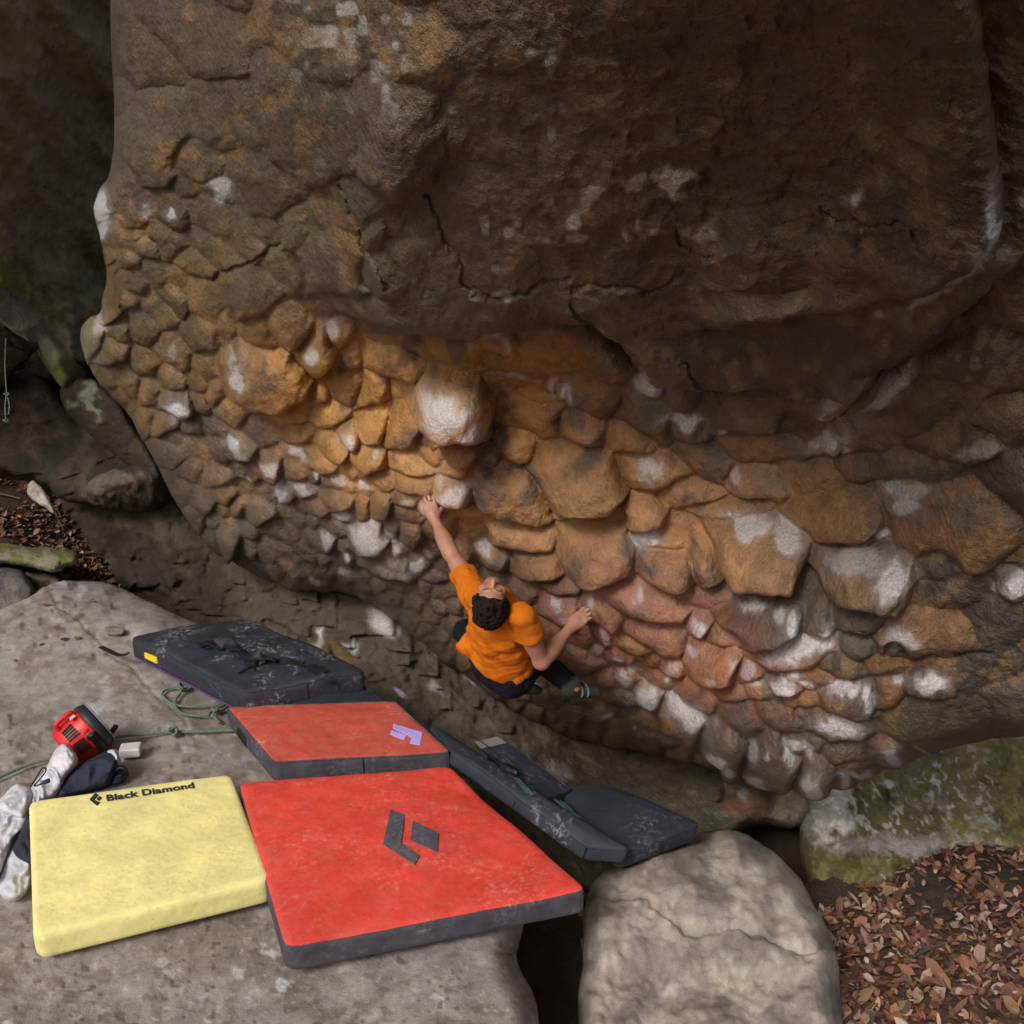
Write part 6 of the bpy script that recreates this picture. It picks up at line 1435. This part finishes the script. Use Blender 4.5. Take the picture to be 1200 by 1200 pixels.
    hd = np.maximum(np.exp(-(np.linalg.norm(V - tl, axis=1) / .075) ** 2), np.exp(-(np.linalg.norm(V - tr, axis=1) / .07) ** 2)); col = mixc(col, (.58, .46, .42), .45 * hd * (.5 + .5 * vnoise3(V, .02, 6)))
    m, n, l, b = nmat('skin'); bump_chain(n, l, b, [(220, .0012, 3)]); a = n.new('ShaderNodeAttribute'); a.attribute_name = 'pig'; l.new(a.outputs['Color'], b.inputs['Base Color']); b.inputs['Roughness'].default_value = .5
    b.inputs['Subsurface Weight'].default_value = .12; b.inputs['Subsurface Radius'].default_value = (.02, .008, .005); b.inputs['Subsurface Scale'].default_value = .3
    part('body', mesh_np('body', V, Q, None, True, col), m, root)

    # ---- t-shirt
    S = SDF(lo, hi, .0050)
    S.ell(neck + sp * .16, (lat, sp, nrm), (.178, .19, .122), .06); S.ell(neck + sp * .33, (lat, sp, nrm), (.172, .19, .118), .06); S.ell(neck + sp * .46, (lat, sp, nrm), (.178, .11, .125), .06)
    S.ell(sl, (lat, sp, nrm), (.068, .068, .068), .05); S.ell(sr, (lat, sp, nrm), (.055, .060, .056), .04)
    S.cap(neck + sp * .05, neck - sp * .015, .085, .066, .05)
    le, re_ = sl + (el - sl) * .52, sr + (er - sr) * .46
    S.cap(sl, le + (el - sl) * .12, .066, .068, .04); S.cap(sr, re_ + (er - sr) * .12, .064, .070, .04)
    # loose cloth hanging at the left hem
    S.cap(neck + sp * .30 - lat * .12, P(546, 757, md + .30), .055, .030, .06); S.cap(P(546, 757, md + .30), P(578, 776, md + .33), .030, .035, .06)
    D = S.D; gfull = S.grid(); bandm = np.abs(D) < .035; g = gfull[bandm]
    # folds: drape lines from the shoulders to the hem
    q = g - neck; x, y, z = q @ lat, q @ sp, q @ nrm
    fold = np.sin((y + .55 * np.abs(x) + .03 * vnoise3(g, .12, 21)) * 62) ** 3 * sstep(.06, .16, y) * .0036 + vnoise3(g, .045, 22) * .0050 + (1 - np.abs(vnoise3(g, .07, 26)) * 3).clip(0, 1) * .005 + np.abs(vnoise3(g, .10, 23)) * -.010
    fold += np.sin((x * 1.0 - y * .8 + .02 * vnoise3(g, .07, 24)) * 95) * .0035 * sstep(-.02, -.12, x)
    D[bandm] += fold.astype(np.float32)
    g = gfull; x = None
    def cut(org, d, hollow_a, hollow_b, r, lim):
        pd = (g - org) @ unit(d); b_ = hollow_b - hollow_a; t_ = np.clip(((g - hollow_a) @ b_) / (b_ @ b_), 0, 1); near = np.linalg.norm(g - (hollow_a + t_[..., None] * b_), axis=-1) < .088
        D[:] = np.where(near, np.maximum(D, pd), D)
        ab = hollow_b - hollow_a; t = np.clip(((g - hollow_a) @ ab) / (ab @ ab), 0, 1); dd = np.linalg.norm(g - (hollow_a + t[..., None] * ab), axis=-1) - r
        D[:] = np.where(near & (pd > -.032), np.maximum(D, -dd), D)
    cut(le, (el - sl) + lat * .06, sl + (el - sl) * .42, el, .052, .15); cut(re_, er - sr, sr + (er - sr) * .38, er, .054, .15)
    hem = neck + sp * .50; pd = (g - hem) @ sp + .012 * np.sin(((g - neck) @ lat) * 30)
    near = (g - neck) @ sp > .38; D[:] = np.where(near, np.maximum(D, pd), D)
    V, Q = S.mesh(); V = relax(V, Q, 2, .4)
    m = cloth_material('orange_cotton', (.54, .145, .007), .02, (.6, .25, .03), rough=.85, weave=1400, wr=.003, spec=.15)
    part('t_shirt', mesh_np('t_shirt', V, Q), m, root)

    # ---- trousers
    T = SDF(lo, hi, .0055)
    T.ell(pel, (lat, sp, nrm), (.168, .13, .120), .05); T.ell(pel - sp * .08, (lat, sp, nrm), (.155, .09, .108), .05)
    for h, k, a, f in ((hipl, kl, al, 1), (hipr, kr, ar, .84)):
        T.cap(h, k, .094, .064, .05); T.cap(k, k + (a - k) * f, .064, .054, .03)
    bm = np.abs(T.D) < .03; g = T.grid()[bm]; T.D[bm] += (np.abs(vnoise3(g, .06, 31)) * -.010 + vnoise3(g, .03, 32) * .003).astype(np.float32)
    V, Q = T.mesh(); V = relax(V, Q, 2, .4)
    part('trousers', mesh_np('trousers', V, Q), cloth_material('black_trousers', (.008, .009, .014), .03, (.06, .07, .10), rough=.85, wr=.003, spec=.15), root)

    # ---- climbing shoes
    def shoe(a, heel, toe, up):
        d = unit(toe - heel); up = unit(up - d * (up @ d)); sd = unit(np.cross(d, up))
        S2 = SDF(np.minimum(heel, toe) - .1, np.maximum(heel, toe) + .1, .004)
        L = np.linalg.norm(toe - heel)
        S2.ell(heel + d * .035 + up * .0, (d, up, sd), (.045, .040, .034), .03); S2.ell(heel + d * L * .62 - up * .004, (d, up, sd), (.085, .032, .042), .04); S2.ell(toe - d * .03 - up * .012, (d, up, sd), (.040, .020, .033), .03)
        S2.cap(heel + d * .045 + up * .02, heel + d * .055 + up * .05, .034, .036, .03)
        V, Q = S2.mesh(); V = relax(V, Q, 2, .4)
        sh = part('climbing_shoe', mesh_np('climbing_shoe', V, Q), M_SHOE, root)
        # straps
        for f in (.42, .58):
            c = heel + d * L * f; th = np.linspace(-.3, math.pi + .3, 14); r1, r2 = .047, .036
            pts = c + np.cos(th)[:, None] * sd * r1 + np.sin(th)[:, None] * up * r2 - up * .002
            s_ = part('shoe_strap', mesh_np('shoe_strap', *tube(pts, .0065, 6)), M_SHOESTRAP, root); 
        return sh
    M_SHOE = cloth_material('grey_shoe_leather', (.035, .036, .042), .2, (.2, .2, .2), rough=.6)
    M_SHOESTRAP = plain('pale_shoe_strap', (.15, .15, .16), .6)
    foot = P(702, 809, ar_d + .10); heel = P(660, 809, ar_d - .01)
    shoe(ar, heel, foot, ar - heel + UPV * .1 - ray * .05)
    shoe(al, al + unit(al - kl) * .04 - RGT * .05, al + unit(al - kl) * .06 + RGT * .15 + FWD * .05, kl - al)

    # ---- hair
    Hh = SDF(hc - .18, hc + .18, .0035)
    Hh.ell(hc + cr * .030 - fc * .002, (hx, fc, cr), (.087, .109, .100), .01); Hh.ell(hc - fc * .055 - cr * .02, (hx, fc, cr), (.070, .052, .072), .03)
    g = Hh.grid(); q = g - hc; fy, cz = q @ fc, q @ cr
    lock = (np.abs(vnoise3(g, .017, 41)) * .022 - .006) + vnoise3(g, .034, 42) * .008 + vnoise3(g, .009, 43) * .004
    Hh.D += lock.astype(np.float32)
    Hh.D[:] = np.maximum(Hh.D, (fy - .066 - .42 * (cz - .040) - .012 * vnoise3(g, .025, 44)).astype(np.float32))       # hair line
    Hh.D[:] = np.maximum(Hh.D, np.where(fy > -.03, (-.010 - cz), -1).astype(np.float32))
    V, Q = Hh.mesh(); V = relax(V, Q, 1, .3)
    m, n, l, b = nmat('dark_hair'); bump_chain(n, l, b, [(130, .010, 4), (420, .004, 2)]); b.inputs['Base Color'].default_value = (.014, .009, .006, 1); b.inputs['Roughness'].default_value = .75; b.inputs['Specular IOR Level'].default_value = .2
    part('hair', mesh_np('hair', V, Q), m, root)
    # ---- finger tape on the left hand
    tp = wl + dL * .10 - xL * .0 + xL * .012
    th = np.linspace(0, 2 * math.pi, 13); pts = tp + np.cos(th)[:, None] * xL * .0112 + np.sin(th)[:, None] * nL * .0112
    part('finger_tape', mesh_np('finger_tape', *tube(pts, .004, 6)), plain('blue_grey_tape', (.07, .09, .11), .6), root)
build_person()
